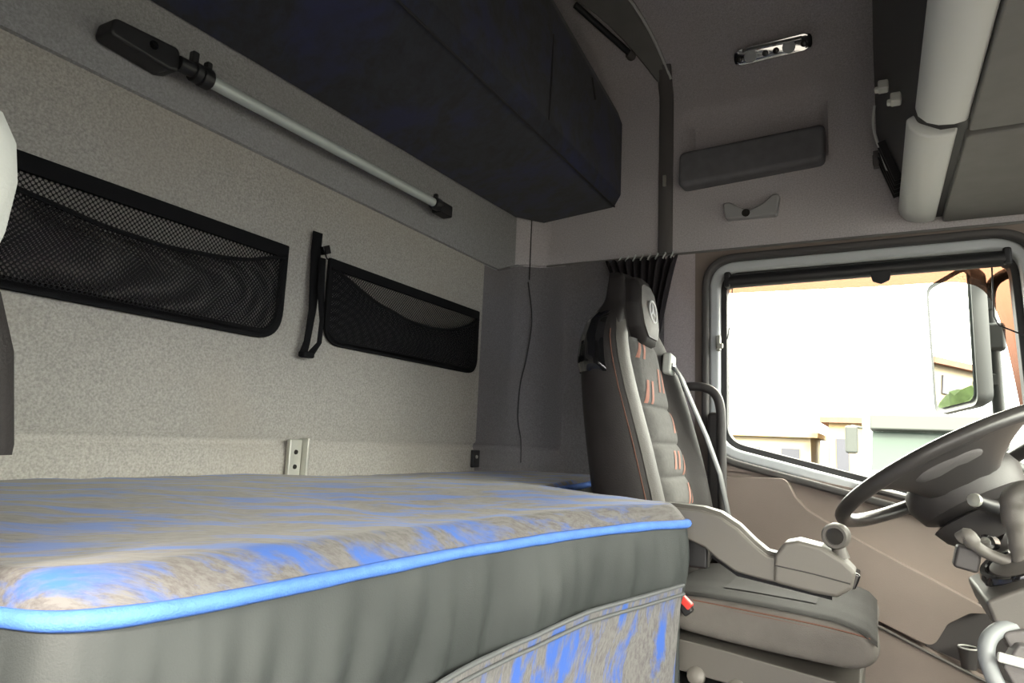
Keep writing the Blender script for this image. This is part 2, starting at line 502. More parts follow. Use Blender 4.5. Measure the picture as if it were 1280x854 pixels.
mb = MB().grid(lambda u, v: (-0.615 + u * 0.119, YW + 0.001, 0.3 + v * (ZS + 0.004 - 0.3)), 2, 8)
struct('trim_5', mb, M['felt_post'], 'rosy grey pillar lining between curtain and side window', 'wall trim')
# thin ledge between linings
mb = MB().tube([(-1.06, YW - 0.001, ZS), (-0.5, YW - 0.002, ZS), (0.1, YW - 0.003, ZS), (XF, YW - 0.003, ZS)], 0.004, 8)
struct('trim_2', mb, M['panel_grey'], 'thin horizontal seam strip above the side window', 'trim')
# ceiling
struct('ceiling', MB().span((XR, YP, ZC), (XF, YW - 0.29, ZC + 0.04)), M['felt_roof'], 'grey felt cab ceiling', 'ceiling', smooth=False)
# passenger side: open doorway
mb = MB()
mb.span((XR, YP - 0.04, 0), (-0.35, YP, ZC)).span((0.95, YP - 0.04, 0), (XF, YP, ZC)).span((-0.35, YP - 0.04, 1.38), (0.95, YP, ZC)).span((-0.35, YP - 0.04, 0), (0.95, YP, 0.10))
struct('wall_passenger', mb, M['trim_grey'], 'passenger side wall around the open doorway', 'wall', smooth=False)
# front: dash wall and header round the windscreen
mb = MB()
mb.span((XF, YP, 0), (XF + 0.04, YW, 0.92)).span((XF, YP, 1.60), (XF + 0.04, YW, ZC))
mb.span((XF, YP, 0.92), (XF + 0.04, YP + 0.08, 1.60)).span((XF, YW - 0.08, 0.92), (XF + 0.04, YW, 1.60))
struct('wall_front', mb, M['dark_plastic'], 'front wall around the windscreen', 'wall', smooth=False)
mb = MB().span((XF + 0.015, YP + 0.08, 0.92), (XF + 0.021, YW - 0.08, 1.78))
struct('window_2', mb, M['glass'], 'windscreen', 'window', smooth=False)

# ---- driver door with window opening
G = [(-0.42, 1.508), (0.345, 1.515), (0.372, 0.795), (-0.42, 0.972)]
GR = [0.045, 0.06, 0.06, 0.075]
def outline(d): return rpoly(offs(G, d), [r + d for r in GR], 10)
door_outer = [(-0.512, ZS + 0.004), (0.80, ZS + 0.004), (0.80, 0.12), (-0.512, 0.12)]
def plate_with_hole(outer, inner, y):
    bm = bmesh.new(); edges = []
    for loop in (outer, inner):
        vs = [bm.verts.new((p[0], y, p[1])) for p in loop]
        for i in range(len(vs)): edges.append(bm.edges.new((vs[i - 1], vs[i])))
    bmesh.ops.triangle_fill(bm, use_beauty=True, use_dissolve=False, edges=edges)
    bm.verts.index_update()
    mb = MB().add([v.co.copy() for v in bm.verts], [tuple(v.index for v in f.verts) for f in bm.faces])
    bm.free(); return mb
door = struct('door_1', plate_with_hole(door_outer, outline(0.052), YW), M['door_plastic'],
              'brown grey driver door panel below and around the side window', 'door', smooth=False, origin=(0, YW, 0.12))
mb = MB().span((0.80, YW, 0), (XF, YW + 0.02, ZS + 0.004)).span((-0.512, YW, 0), (0.80, YW + 0.02, 0.12))
struct('trim_3', mb, M['door_plastic'], 'pillar and sill round the driver door', 'trim', smooth=False)
def frame_ring(name, d0, d1, ya, yb, m, parent, bev):
    return make(name, MB().ring(outline(d1), outline(d0), 'xz', ya, yb), m, parent, bev=bev)
win = struct('window_1', MB().prism(outline(0.004), 'xz', YW + 0.045, YW + 0.050), M['glass'], 'driver side window glass', 'window',
             smooth=False, origin=(0, YW, 0.9))
frame_ring('rubber_seal', -0.004, 0.016, YW + 0.028, YW + 0.075, M['rubber'], win, 0.004)
frame_ring('window_frame', 0.014, 0.046, YW - 0.002, YW + 0.070, M['frame_light'], win, 0.010)
frame_ring('outer_seal', 0.044, 0.066, YW - 0.028, YW + 0.03, M['seal_grey'], win, 0.009)
# small catch on the frame left of the glass
make('catch', MB().box((-0.436, YW - 0.004, 1.285), (0.014, 0.02, 0.05)).box((-0.43, YW - 0.014, 1.275), (0.02, 0.012, 0.016)), M['steel'], win, bev=0.003)
# door mouldings
def relief(name, pts, depth, m, parent, bev, rr=0.03):
    return make(name, MB().prism(rpoly(pts, rr, 8), 'xz', YW + 0.01, YW - depth), m, parent, bev=bev, seg=4)
relief('sill_cap', [(-0.43, 0.915), (0.0, 0.845), (0.42, 0.775), (0.42, 0.735), (0.02, 0.822), (-0.205, 0.872), (-0.43, 0.885)], 0.014, M['door_plastic'], door, 0.008, 0.008)
bul = [(-0.50, 0.87), (-0.30, 0.885), (-0.222, 0.878)] + [tuple(p) for p in [(-0.205, 0.835), (-0.185, 0.800), (-0.14, 0.765), (0.0, 0.685), (0.12, 0.630), (0.262, 0.560),
       (0.225, 0.585), (0.17, 0.555), (0.12, 0.50), (0.055, 0.475), (-0.02, 0.50), (-0.12, 0.54), (-0.50, 0.60)]]
bul = [(-0.50, 0.862), (-0.235, 0.872), (-0.212, 0.82), (-0.18, 0.785), (-0.12, 0.75), (0.0, 0.688), (0.12, 0.632), (0.255, 0.565),
       (0.20, 0.56), (0.15, 0.525), (0.115, 0.46), (0.0, 0.505), (-0.25, 0.60), (-0.50, 0.68)]
relief('arm_panel', bul, 0.045, M['door_plastic'], door, 0.026, 0.03)
low = [(-0.50, 0.655), (-0.25, 0.585), (0.0, 0.495), (0.12, 0.445), (0.30, 0.375), (0.30, 0.15), (-0.50, 0.15)]
relief('pocket_front', low, 0.075, M['door_plastic'], door, 0.012, 0.012)
pk = [(0.10, 0.455), (0.15, 0.535), (0.20, 0.575), (0.28, 0.60), (0.40, 0.60), (0.40, 0.36)]
make('pocket_recess', MB().prism(pk, 'xz', YW + 0.005, YW - 0.006), M['door_dark'], door)
make('pocket_lip', MB().tube([(-0.30, YW - 0.076, 0.605), (0.0, YW - 0.077, 0.498), (0.12, YW - 0.077, 0.448), (0.30, YW - 0.077, 0.378)], 0.004, 8), M['mid_plastic'], door)
make('door_handle', MB().tube(catmull([(-0.045, YW - 0.01, 0.862), (0.0, YW - 0.035, 0.852), (0.07, YW - 0.035, 0.838), (0.12, YW - 0.01, 0.828)], 5), 0.009, 8), M['dark_plastic'], door)

# a small cup standing in the door pocket
cup = thing('cup', 'small dark cup with pale rim standing in the door pocket', 'cup', (0.192, YW - 0.042, 0.424))
cpos = Vector((0.192, YW - 0.042, 0.424))
make('cup_body', MB().lathe(cpos, (0, 0, 1), [(0.001, 0.0), (0.017, 0.0), (0.022, 0.05), (0.019, 0.05), (0.015, 0.006), (0.001, 0.006)], 20), M['dark_plastic'], cup)
make('cup_rim', MB().tube([cpos + Vector((math.cos(k * PI / 12) * 0.0215, math.sin(k * PI / 12) * 0.0215, 0.051)) for k in range(24)], 0.0022, 6, closed=True), M['cover_light'], cup)

# ------------------------------------------------------------------ sun blind on the window
b0 = thing('roller_blind', 'black rolled up sun blind across the top of the side window', 'window blind', (-0.04, YW, 1.46))
make('roll', MB().tube([(-0.40, YW - 0.005, 1.485), (0.325, YW - 0.005, 1.497)], 0.022, 14), M['black_plastic'], b0)
make('pull_tab', MB().prism(rpoly([(0.000, 1.48), (0.056, 1.481), (0.050, 1.452), (0.028, 1.442), (0.006, 1.451)], 0.008, 4), 'xz', YW - 0.022, YW - 0.030), M['black_plastic'], b0, bev=0.002)
make('end_bracket', MB().box((-0.405, YW + 0.0, 1.490), (0.02, 0.05, 0.05)), M['black_plastic'], b0, bev=0.006)
make('end_bracket', MB().box((0.330, YW + 0.0, 1.500), (0.02, 0.05, 0.05)), M['black_plastic'], b0, bev=0.006)
make('guide_cord', MB().tube([(-0.395, YW + 0.01, 1.47), (-0.398, YW + 0.01, 1.36), (-0.412, YW + 0.01, 1.30)], 0.0018, 6), M['black_plastic'], b0)
make('guide_cord', MB().tube([(0.298, YW + 0.01, 1.49), (0.295, YW + 0.01, 1.34), (0.305, YW + 0.01, 1.315), (0.36, YW + 0.01, 1.285)], 0.0022, 6), M['black_plastic'], b0)

# ------------------------------------------------------------------ wind deflector outside the glass
yd = YW + 0.12
inner = catmull([(-0.46, 0, 1.476), (0.0, 0, 1.468), (0.16, 0, 1.468), (0.245, 0, 1.462), (0.29, 0, 1.435), (0.318, 0, 1.37), (0.338, 0, 1.26), (0.362, 0, 1.06), (0.385, 0, 0.82)], 6)
outerp = [(-0.46, 1.60), (0.30, 1.60), (0.42, 1.56), (0.47, 1.40), (0.50, 0.82)]
nI = len(inner)
oc = catmull([(p[0], 0, p[1]) for p in [(-0.46, 1.60), (-0.1, 1.60), (0.10, 1.60), (0.25, 1.60), (0.38, 1.585), (0.44, 1.52), (0.47, 1.36), (0.49, 1.08), (0.50, 0.82)]], 6)
mb = MB(); mb.loft([[(p.x, yd, p.z) for p in inner], [(p.x, yd - 0.03, p.z) for p in oc]], cap=False, closed=False)
solo('window_deflector', mb, M['deflector'], 'orange tinted clear wind deflector outside along window top and front edge', 'wind deflector', solid=0.004)

# ------------------------------------------------------------------ outside mirror
mr = thing('wing_mirror', 'tall dark wing mirror on an arm outside the driver window', 'mirror', (0.30, YW + 0.36, 1.08))
mc = Vector((0.235, YW + 0.36, 1.31))
nrm = Vector((-0.90, -0.42, 0.04)).normalized()
sidev = Vector((0, 0, 1)).cross(nrm).normalized(); upv = nrm.cross(sidev)
tilt = Matrix.Rotation(R(5.5), 3, nrm)
sidev = tilt @ sidev; upv = tilt @ upv
def mp_(a, b, c): return mc + sidev * a + upv * b + nrm * c
o2 = rpoly([(-0.115, -0.21), (0.115, -0.21), (0.125, 0.24), (-0.125, 0.24)], 0.035, 6)
i2 = rpoly([(-0.10, -0.195), (0.10, -0.195), (0.108, 0.225), (-0.108, 0.225)], 0.03, 6)
def scl(pl, s, dz=0): return [(p[0] * s, p[1] * s + dz) for p in pl]
mb = MB(); mb.loft([[mp_(p[0], p[1], c) for p in pl] for pl, c in ((i2, 0.006), (o2, 0.012), (o2, -0.015), (scl(o2, 0.93), -0.040), (scl(o2, 0.7), -0.055))])
make('housing', mb, M['mirror_shell'], mr)
mb = MB(); mb.loft([[mp_(p[0] * 0.985, p[1] * 0.985, c) for p in i2] for c in (0.0065, 0.013)])
make('mirror_glass', mb, M['mirror'], mr, smooth=False)
make('mirror_arm', MB().tube(catmull([(0.42, YW + 0.17, 1.50), (0.37, YW + 0.28, 1.52), (0.335, YW + 0.36, 1.48), (0.338, YW + 0.36, 1.30), (0.345, YW + 0.36, 1.02), (0.37, YW + 0.30, 0.94), (0.44, YW + 0.17, 0.92)], 6), 0.017, 10), M['mirror_shell'], mr)
make('clamp', MB().box((0.338, YW + 0.36, 1.335), (0.06, 0.05, 0.09)), M['mirror_shell'], mr, bev=0.012)
for z in (1.44, 1.20): make('bracket', MB().box((0.315, YW + 0.36, z), (0.06, 0.03, 0.04)), M['mirror_shell'], mr, bev=0.006)

# ------------------------------------------------------------------ upper bunk
ub = thing('upper_bunk', 'dark blue patterned upper bunk against the rear wall', 'bunk bed', (-0.97, 0.9, 1.765))
bp = rpoly([(XR + 0.006, 1.762), (-0.80, 1.788), (-0.775, 1.83), (-0.775, 2.10), (-0.80, 2.17), (XR + 0.006, 2.20)], [0, 0.02, 0.02, 0.03, 0.04, 0], 5)
bsec = []
for k in range(26):
    y = -0.34 + (2.192 + 0.34) * k / 25
    dr = -0.045 * (2.10 - y) / 1.45 if y < 2.10 else 0.0
    dt = 0.085 * (2.19 - y) / 0.6 if y > 1.5 else 0.0978
    rx = 0.11 * (1 - math.sqrt(max(0, 1 - ((y - 2.085) / 0.115) ** 2))) if y > 2.085 else 0.0
    bsec.append([(x + (rx if x < -1.0 else 0), y, z + (dr if (z < 1.8 and x < -1.0) else 0) + (dt if z > 2.05 else 0)) for x, z in bp])
make('bunk_body', MB().loft(bsec), M['bunk_cloth'], ub, ang=30)
make('front_piping', MB().tube([(-0.797, -0.34, 1.789), (-0.797, 2.19, 1.789)], 0.0035, 6), M['bunk_edge'], ub)
make('cover_seam', MB().tube([(-0.776, 1.585, 1.835), (-0.774, 1.590, 1.95), (-0.777, 1.596, 2.10)], 0.004, 6), M['bunk_edge'], ub)
make('cover_seam', MB().tube([(-0.776, 0.985, 1.835), (-0.774, 0.985, 1.95), (-0.777, 0.985, 2.10)], 0.004, 6), M['bunk_edge'], ub)
make('strap_loop', MB().tube([(-0.772, 1.89, 2.12), (-0.768, 1.895, 2.08), (-0.766, 1.905, 2.05)], [0.006, 0.006, 0.008], 6, flat=0.4), M['bunk_edge'], ub)

# ------------------------------------------------------------------ rail on roof + pillar strip
rail = thing('roof_rail', 'dark curtain rail running across roof and down the pillar', 'rail', (-0.61, YW, ZS))
def upper_at(t):
    """t = length along the upper wall profile starting at the curve"""
    acc = 0
    for i in range(len(UP) - 1):
        a = Vector((UP[i][0], UP[i][1])); b = Vector((UP[i + 1][0], UP[i + 1][1])); L = (b - a).length
        if acc + L >= t: return a + (b - a) * ((t - acc) / L)
        acc += L
    return Vector((UP[-1][0] - (t - acc), UP[-1][1]))
strip = []
for z in (1.60, 1.75, 1.9, 2.05, 2.14): strip.append((YW, z))
for k in range(1, 5):
    q = upper_at(0.035 * k); strip.append((q.x, q.y))
secs = []
for i, (y, z) in enumerate(strip):
    x0 = -0.637 if z < 2.2 else -0.640; w = 0.048
    secs.append([(x0, y + 0.01, z), (x0, y - 0.010, z - 0.002), (x0 + 0.008, y - 0.015, z - 0.003), (x0 + w - 0.008, y - 0.015, z - 0.003), (x0 + w, y - 0.010, z - 0.002), (x0 + w, y + 0.01, z)])
make('pillar_strip', MB().loft(secs), M['trim_grey'], rail)
pr = []
for k in range(14):
    q = upper_at(0.10 + 0.055 * k)
    pr.append((-0.640 - 0.034 * k * (1.0 if k < 8 else 0.9), q.x - 0.004, q.y - 0.010))
cs = []
for k, p in enumerate(pr):
    xl = p[0] - 0.006; xr_ = -0.594 - 0.0165 * k
    y, z = p[1], p[2]
    cs.append([(xl, y + 0.012, z + 0.02), (xl, y, z + 0.002), (xl + 0.010, y - 0.004, z - 0.008), (xr_ - 0.012, y - 0.004, z - 0.008), (xr_, y, z + 0.002), (xr_, y + 0.012, z + 0.02)])
make('channel', MB().loft(cs), M['panel_grey'], rail)
make('channel_edge', MB().tube([(-0.594 - 0.0165 * k, p[1] - 0.002, p[2] - 0.004) for k, p in enumerate(pr)], 0.005, 8), M['light_trim'], rail)
make('clip', MB().box((-0.614, YW - 0.017, 1.855), (0.012, 0.012, 0.04)).box((-0.613, YW - 0.022, 1.842), (0.007, 0.008, 0.007)), M['steel'], rail, bev=0.002)
# short dark rod (support strut) on the headliner ahead of bunk
rod = thing('roof_strut', 'short black strut with ball end under the roof beside the rail', 'strut', (-0.80, 2.02, 2.34))
p0 = Vector((-0.735, 2.13, 2.335)); p1 = Vector((-0.86, 1.93, 2.43))
make('rod', MB().tube([p0, p1], 0.011, 10), M['black_plastic'], rod)
make('ball_end', MB().lathe(p0 + Vector((0.006, 0.012, -0.008)), (0.5, 0.8, -0.4), [(0.003, -0.02), (0.015, -0.014), (0.018, 0.0), (0.014, 0.012), (0.004, 0.018)], 12), M['trim_grey'], rod)
# roof hatch
hat = thing('roof_hatch', 'dark framed roof hatch in the ceiling at top edge', 'roof hatch', (-0.35, 1.55, ZC - 0.03))
hx, hy = (-0.62, -0.08), (1.35, 1.93)
ZH = ZC - 0.055
ho = rpoly([(hx[0], hy[0]), (hx[1], hy[0]), (hx[1], hy[1]), (hx[0], hy[1])], 0.05, 6)
hi_ = rpoly([(hx[0] + .05, hy[0] + .05), (hx[1] - .05, hy[0] + .05), (hx[1] - .05, hy[1] - .05), (hx[0] + .05, hy[1] - .05)], 0.03, 6)
make('hatch_frame', MB().ring(ho, hi_, 'xy', ZH, ZC + 0.001), M['trim_grey'], hat, bev=0.005)
make('hatch_panel', MB().prism(hi_, 'xy', ZC - 0.006, ZC + 0.001), M['panel_grey'], hat)

# ------------------------------------------------------------------ interior lamp, grip pad, coat hook on side wall
lp = thing('reading_lamp', 'clear chrome interior lamp on the curved headliner above grip pad', 'lamp', (-0.25, 2.15, 2.20))
d = Vector((0, -0.86, -0.5)).normalized(); upl = Vector((0, -0.5, 0.86))
lc = Vector((-0.255, 2.146, 2.232))
def lq(a, b, c): return lc + Vector((1, 0, 0.03)) * a + upl * b + d * c
lo_ = rpoly([(-0.118, -0.026), (0.118, -0.026), (0.118, 0.026), (-0.118, 0.026)], 0.022, 6)
make('housing', MB().loft([[lq(p[0], p[1], c) for p in pl] for pl, c in ((lo_, -0.012), (lo_, 0.010), (scl(lo_, 0.93), 0.016))]), M['chrome'], lp)
for k in (-0.066, 0.050):
    make('bulb', MB().lathe(lq(k, -0.004, 0.016), d, [(0.020, 0.0), (0.019, 0.006), (0.012, 0.010), (0.002, 0.011)], 14), M['frame_light'], lp)
for k in (-0.10, -0.02, 0.012, 0.095):
    make('switch', MB().lathe(lq(k, -0.005, 0.015), d, [(0.010, 0.0), (0.010, 0.006), (0.006, 0.008), (0.001, 0.008)], 10), M['lens_dark'], lp)
make('lens_bar', MB().box(lq(0.0, 0.016, 0.018), (0.18, 0.008, 0.012)), M['chrome'], lp, bev=0.002)

pad = rpoly([(-0.556, 1.813), (-0.112, 1.838), (-0.106, 1.955), (-0.552, 1.935)], 0.022, 6)
mb = MB()
mb.loft([[(p[0], YW + 0.02, p[1]) for p in pad], [(p[0], YW - 0.055, p[1] - 0.006) for p in pad],
         [(p[0] * 0.985 - 0.005, YW - 0.068, (p[1] - 1.885) * 0.86 + 1.885 - 0.006) for p in pad]])
solo('grip_pad', mb, M['pad_grey'], 'dark grey padded ledge on upper side wall under the niche', 'grab pad', bev=0.010, seg=3)

hk = thing('coat_hook', 'grey moulded coat hook plate below the grip pad', 'coat hook', (-0.33, YW, 1.685))
hp = rpoly([(-0.408, 1.690), (-0.252, 1.687), (-0.243, 1.755), (-0.265, 1.755), (-0.295, 1.728), (-0.335, 1.712), (-0.372, 1.730), (-0.395, 1.746), (-0.418, 1.746)], 0.010, 4)
make('plate', MB().prism(hp, 'xz', YW + 0.005, YW - 0.030), mat('hook_grey', (0.36, 0.365, 0.38), 0.5), hk, bev=0.006, seg=3)
make('screw_recess', MB().lathe((-0.345, YW - 0.029, 1.703), (0, -1, 0), [(0.013, 0.0), (0.013, 0.002), (0.008, 0.0025), (0.001, 0.0022)], 12), M['lens_dark'], hk)

# ------------------------------------------------------------------ overhead console at the front
oc_ = thing('overhead_console', 'grey overhead locker console along the top front of the cab', 'overhead console', (0.5, 1.0, 1.62))
body = [(0.034, ZC - 0.01), (0.030, 2.2), (0.030, 1.87), (0.062, 1.755), (0.100, 1.655), (0.14, 1.632), (0.30, 1.632), (XF - 0.03, 1.80), (XF - 0.03, ZC - 0.01)]
make('console_body', MB().prism(body, 'xz', YP + 0.02, YW - 0.004), M['console_dark'], oc_, bev=0.006)
def bull(y0, y1, ins):
    pf = [(0.078, 1.668), (0.083, 1.645), (0.098, 1.628), (0.118, 1.619), (0.145, 1.616), (0.168, 1.620), (0.172, 1.640), (0.10, 1.68)]
    return MB().prism([(x + ins, z) for x, z in pf], 'xz', y0, y1)
make('rounded_edge', bull(1.585, YW - 0.012, 0.0), M['light_trim'], oc_, bev=0.006, seg=3)
make('rounded_edge', bull(0.2, 1.535, 0.014), M['light_trim'], oc_, bev=0.006, seg=3)
def upanel(y0, y1, x1):
    return MB().prism(rpoly([(0.186, y0), (x1, y0), (x1, y1), (0.186, y1)], 0.012, 5), 'xy', 1.614, 1.640)
make('locker_panel', upanel(1.60, YW - 0.012, 0.70), M['panel_grey'], oc_, bev=0.004)
make('locker_panel', upanel(0.55, 1.575, 0.70), M['panel_grey'], oc_, bev=0.004)
for (x, y, z) in ((0.052, 1.66, 1.79), (0.074, 1.60, 1.725)):
    l = make('latch', MB().box((x - 0.012, y, z), (0.022, 0.03, 0.022)).box((x - 0.024, y + 0.004, z - 0.004), (0.012, 0.02, 0.010)), M['cover_light'], oc_, bev=0.004)
make('vent_frame', MB().tube(catmull([(0.026, 2.02, 1.92), (0.022, 2.04, 1.86), (0.046, 2.06, 1.765), (0.058, 2.08, 1.73)], 5), 0.004, 6), M['light_trim'], oc_)
for k in range(5):
    y = 2.0 + 0.035 * k
    make('vent_slat', MB().box((0.058, y, 1.745), (0.02, 0.006, 0.12), Matrix.Rotation(R(-18), 3, 'Y')), M['black_plastic'], oc_)
make('button', MB().box((0.026, 2.12, 1.80), (0.014, 0.02, 0.05)).box((0.022, 2.12, 1.80), (0.01, 0.012, 0.03)), M['trim_grey'], oc_, bev=0.002)

# ------------------------------------------------------------------ lower bunk mattress
FP = [(-0.78, -0.33), (-0.78, 0.10), (-0.765, 0.22), (-0.735, 0.285), (-0.68, 0.303), (-0.62, 0.311), (-0.575, 0.332), (-0.551, 0.385),
      (-0.542, 0.48), (-0.541, 0.70), (-0.534, 0.90), (-0.490, 1.06), (-0.420, 1.22), (-0.352, 1.345), (-0.338, 1.382), (-0.350, 1.402),
      (-0.43, 1.408), (-0.57, 1.410), (-0.655, 1.425), (-0.700, 1.52), (-0.728, 1.68), (-0.755, 1.88), (-0.775, 2.0), (-0.78, 2.12)]
edge = catmull([(p[0], p[1], 0) for p in FP], 8)
NE = len(edge)
arc = [0.0]
for i in range(1, NE): arc.append(arc[-1] + (edge[i] - edge[i - 1]).length)
def hz(y):      # front edge height
    k = max(0, min(1, (y - 1.425) / 0.12)); k = k * k * (3 - 2 * k)
    q = max(0, min(1, (y - 0.95) / 0.35))
    return 0.789 + 0.004 * math.sin(y * 4.1 + 0.6) * (1 - k) * (1 - q) + 0.012 * q + 0.028 * k
def top_z(x, y, t):   # t = distance in from the edge (m)
    def sm(q): q = max(0, min(1, q)); return q * q * (3 - 2 * q)
    hump = 1 - sm((y - (0.97 + (x + 1.15) * 0.75)) / 0.10)
    z = 0.845 + 0.013 * hump
    h = hz(y); lip = 0.036
    rise = lip * math.sin(min(1, t / 0.040) * PI / 2) + max(0, z - h - lip) * sm((t - 0.02) / 0.40)
    wob = 0.003 * mnoise.noise(Vector((x * 5, y * 5, 1.0))) * min(1, t / 0.06) + 0.002 * mnoise.noise(Vector((x * 16, y * 16, 4.0))) * min(1, t / 0.06)
    return h + min(rise, max(rise * 0, z - h)) + wob
bed = thing('bunk_mattress', 'lower bunk mattress in grey cover with blue brush pattern and blue piping', 'mattress', (-0.85, 0.95, 0.0))
NV = 40
def top_fn():
    vs = []
    for i in range(NE):
        e = edge[i]; yr = YP + 0.03 + (2.165 - YP - 0.03) * (0.35 * i / (NE - 1) + 0.65 * arc[i] / arc[-1])
        # keep the rows roughly square to the wall
        yr = max(yr - 0.0, YP + 0.03)
        rear = Vector((XR + 0.014, yr, 0)); L = (rear - e).length
        for j in range(NV + 1):
            v = (j / NV) ** 1.7
            p = e.lerp(rear, v)
            t = L * v
            if p.y > 2.02: p.x = max(p.x, XR + 0.014 + (p.y - 2.02) * 0.45)
            vs.append((p.x, p.y, top_z(p.x, p.y, min(t, (p - e).length + 0.0))))
    fs = [(i * (NV + 1) + j, (i + 1) * (NV + 1) + j, (i + 1) * (NV + 1) + j + 1, i * (NV + 1) + j + 1) for i in range(NE - 1) for j in range(NV)]
    return MB().add(vs, fs)
make('top_cover', top_fn(), M['matt_top'], bed, ang=80)
# piping follows the edge
mb = MB().tube([(e.x, e.y, hz(e.y) - 0.002) for e in edge], [0.0085 + 0.0012 * mnoise.noise(Vector((a * 14, 0, 0))) for a in arc], 10)
make('blue_piping', mb, M['piping'], bed)
# skirt with hanging folds
def edge_n(i):
    t = edge[min(i + 1, NE - 1)] - edge[max(i - 1, 0)]; t.normalize()
    return Vector((t.y, -t.x, 0))
def fold(a, d):
    s = min(1, d / 0.10)
    f = 0.009 * mnoise.noise(Vector((a * 8 + d * 3.0, d * 1.5, 3.1))) + 0.0035 * mnoise.noise(Vector((a * 30 + d * 3.0, d * 2.0, 7.7)))
    f += 0.0022 * mnoise.noise(Vector((a * 60, d * 3, 1.3))) * math.exp(-d / 0.07)
    return f * s * 3.2
SK = 44; skd = 0.70
vs = []
fine = catmull([tuple(e) for e in edge], 3); NF = len(fine)
fa = [0.0]
for i in range(1, NF): fa.append(fa[-1] + (fine[i] - fine[i - 1]).length)
def fine_n(i):
    t = fine[min(i + 2, NF - 1)] - fine[max(i - 2, 0)]; t.normalize()
    return Vector((t.y, -t.x, 0))
for i in range(NF):
    e = fine[i]; n = fine_n(i)
    for j in range(SK + 1):
        d_ = skd * j / SK
        off = -0.002 + 0.012 * math.sin(min(1, d_ / 0.16) * PI) - 0.014 * min(1, d_ / 0.35) + fold(fa[i], d_)
        vs.append((e.x + n.x * off, e.y + n.y * off, hz(e.y) - 0.004 - d_))
fs = [(i * (SK + 1) + j, (i + 1) * (SK + 1) + j, (i + 1) * (SK + 1) + j + 1, i * (SK + 1) + j + 1) for i in range(NF - 1) for j in range(SK)]
make('side_skirt', MB().add(vs, fs), M['skirt'], bed, ang=80)
# patterned lower flap with piped hem
def flap_top(y):
    pts = [(0.45, 0.585), (0.80, 0.620), (0.93, 0.628), (1.02, 0.638), (1.14, 0.660), (1.26, 0.672), (1.36, 0.686), (1.52, 0.690)]
    if y <= pts[0][0]: return pts[0][1]
    for (a, b), (c, d_) in zip(pts, pts[1:]):
        if y <= c: return b + (d_ - b) * (y - a) / (c - a)
    return pts[-1][1]
idx = [i for i in range(NF) if 0.42 < fine[i].y < 1.352 and fine[i].x > -0.56]
vs = []; hem1 = []; hem2 = []
for i in idx:
    e = fine[i]; n = fine_n(i); zt = flap_top(e.y)
    for j in range(31):
        d_ = (zt - 0.12) * j / 30
        off = 0.006 + 0.010 * math.exp(-d_ / 0.05) + 0.012 * mnoise.noise(Vector((fa[i] * 10 + d_, d_ * 3, 5))) * min(1, d_ / 0.05) - 0.01 * min(1, d_ / 0.3)
        q = (e.x + n.x * off, e.y + n.y * off, zt - d_)
        vs.append(q)
        if j == 0: hem1.append(Vector(q) + Vector((n.x * 0.002, n.y * 0.002, 0.004))); hem2.append(Vector(q) + Vector((n.x * 0.004, n.y * 0.004, -0.012)))
fs = [(i * 31 + j, (i + 1) * 31 + j, (i + 1) * 31 + j + 1, i * 31 + j + 1) for i in range(len(idx) - 1) for j in range(30)]
flap = make('patterned_flap', MB().add(vs, fs), M['flap_weave'], bed, ang=80)
make('hem_piping', MB().tube(hem1, 0.0042, 8), M['piping_grey'], flap)
make('hem_piping', MB().tube(hem2, 0.0034, 8), M['piping_grey'], flap)
# base chest under the mattress
mb = MB().prism([(XR + 0.02, -0.3), (-0.82, -0.3), (-0.82, 0.30), (-0.60, 0.40), (-0.60, 0.9), (-0.46, 1.30), (-0.72, 1.38), (-0.80, 1.60), (-0.82, 1.9), (-0.84, 2.06), (XR + 0.1, 2.06)], 'xy', 0.0, 0.74)
make('base_chest', mb, M['dark_plastic'], bed)

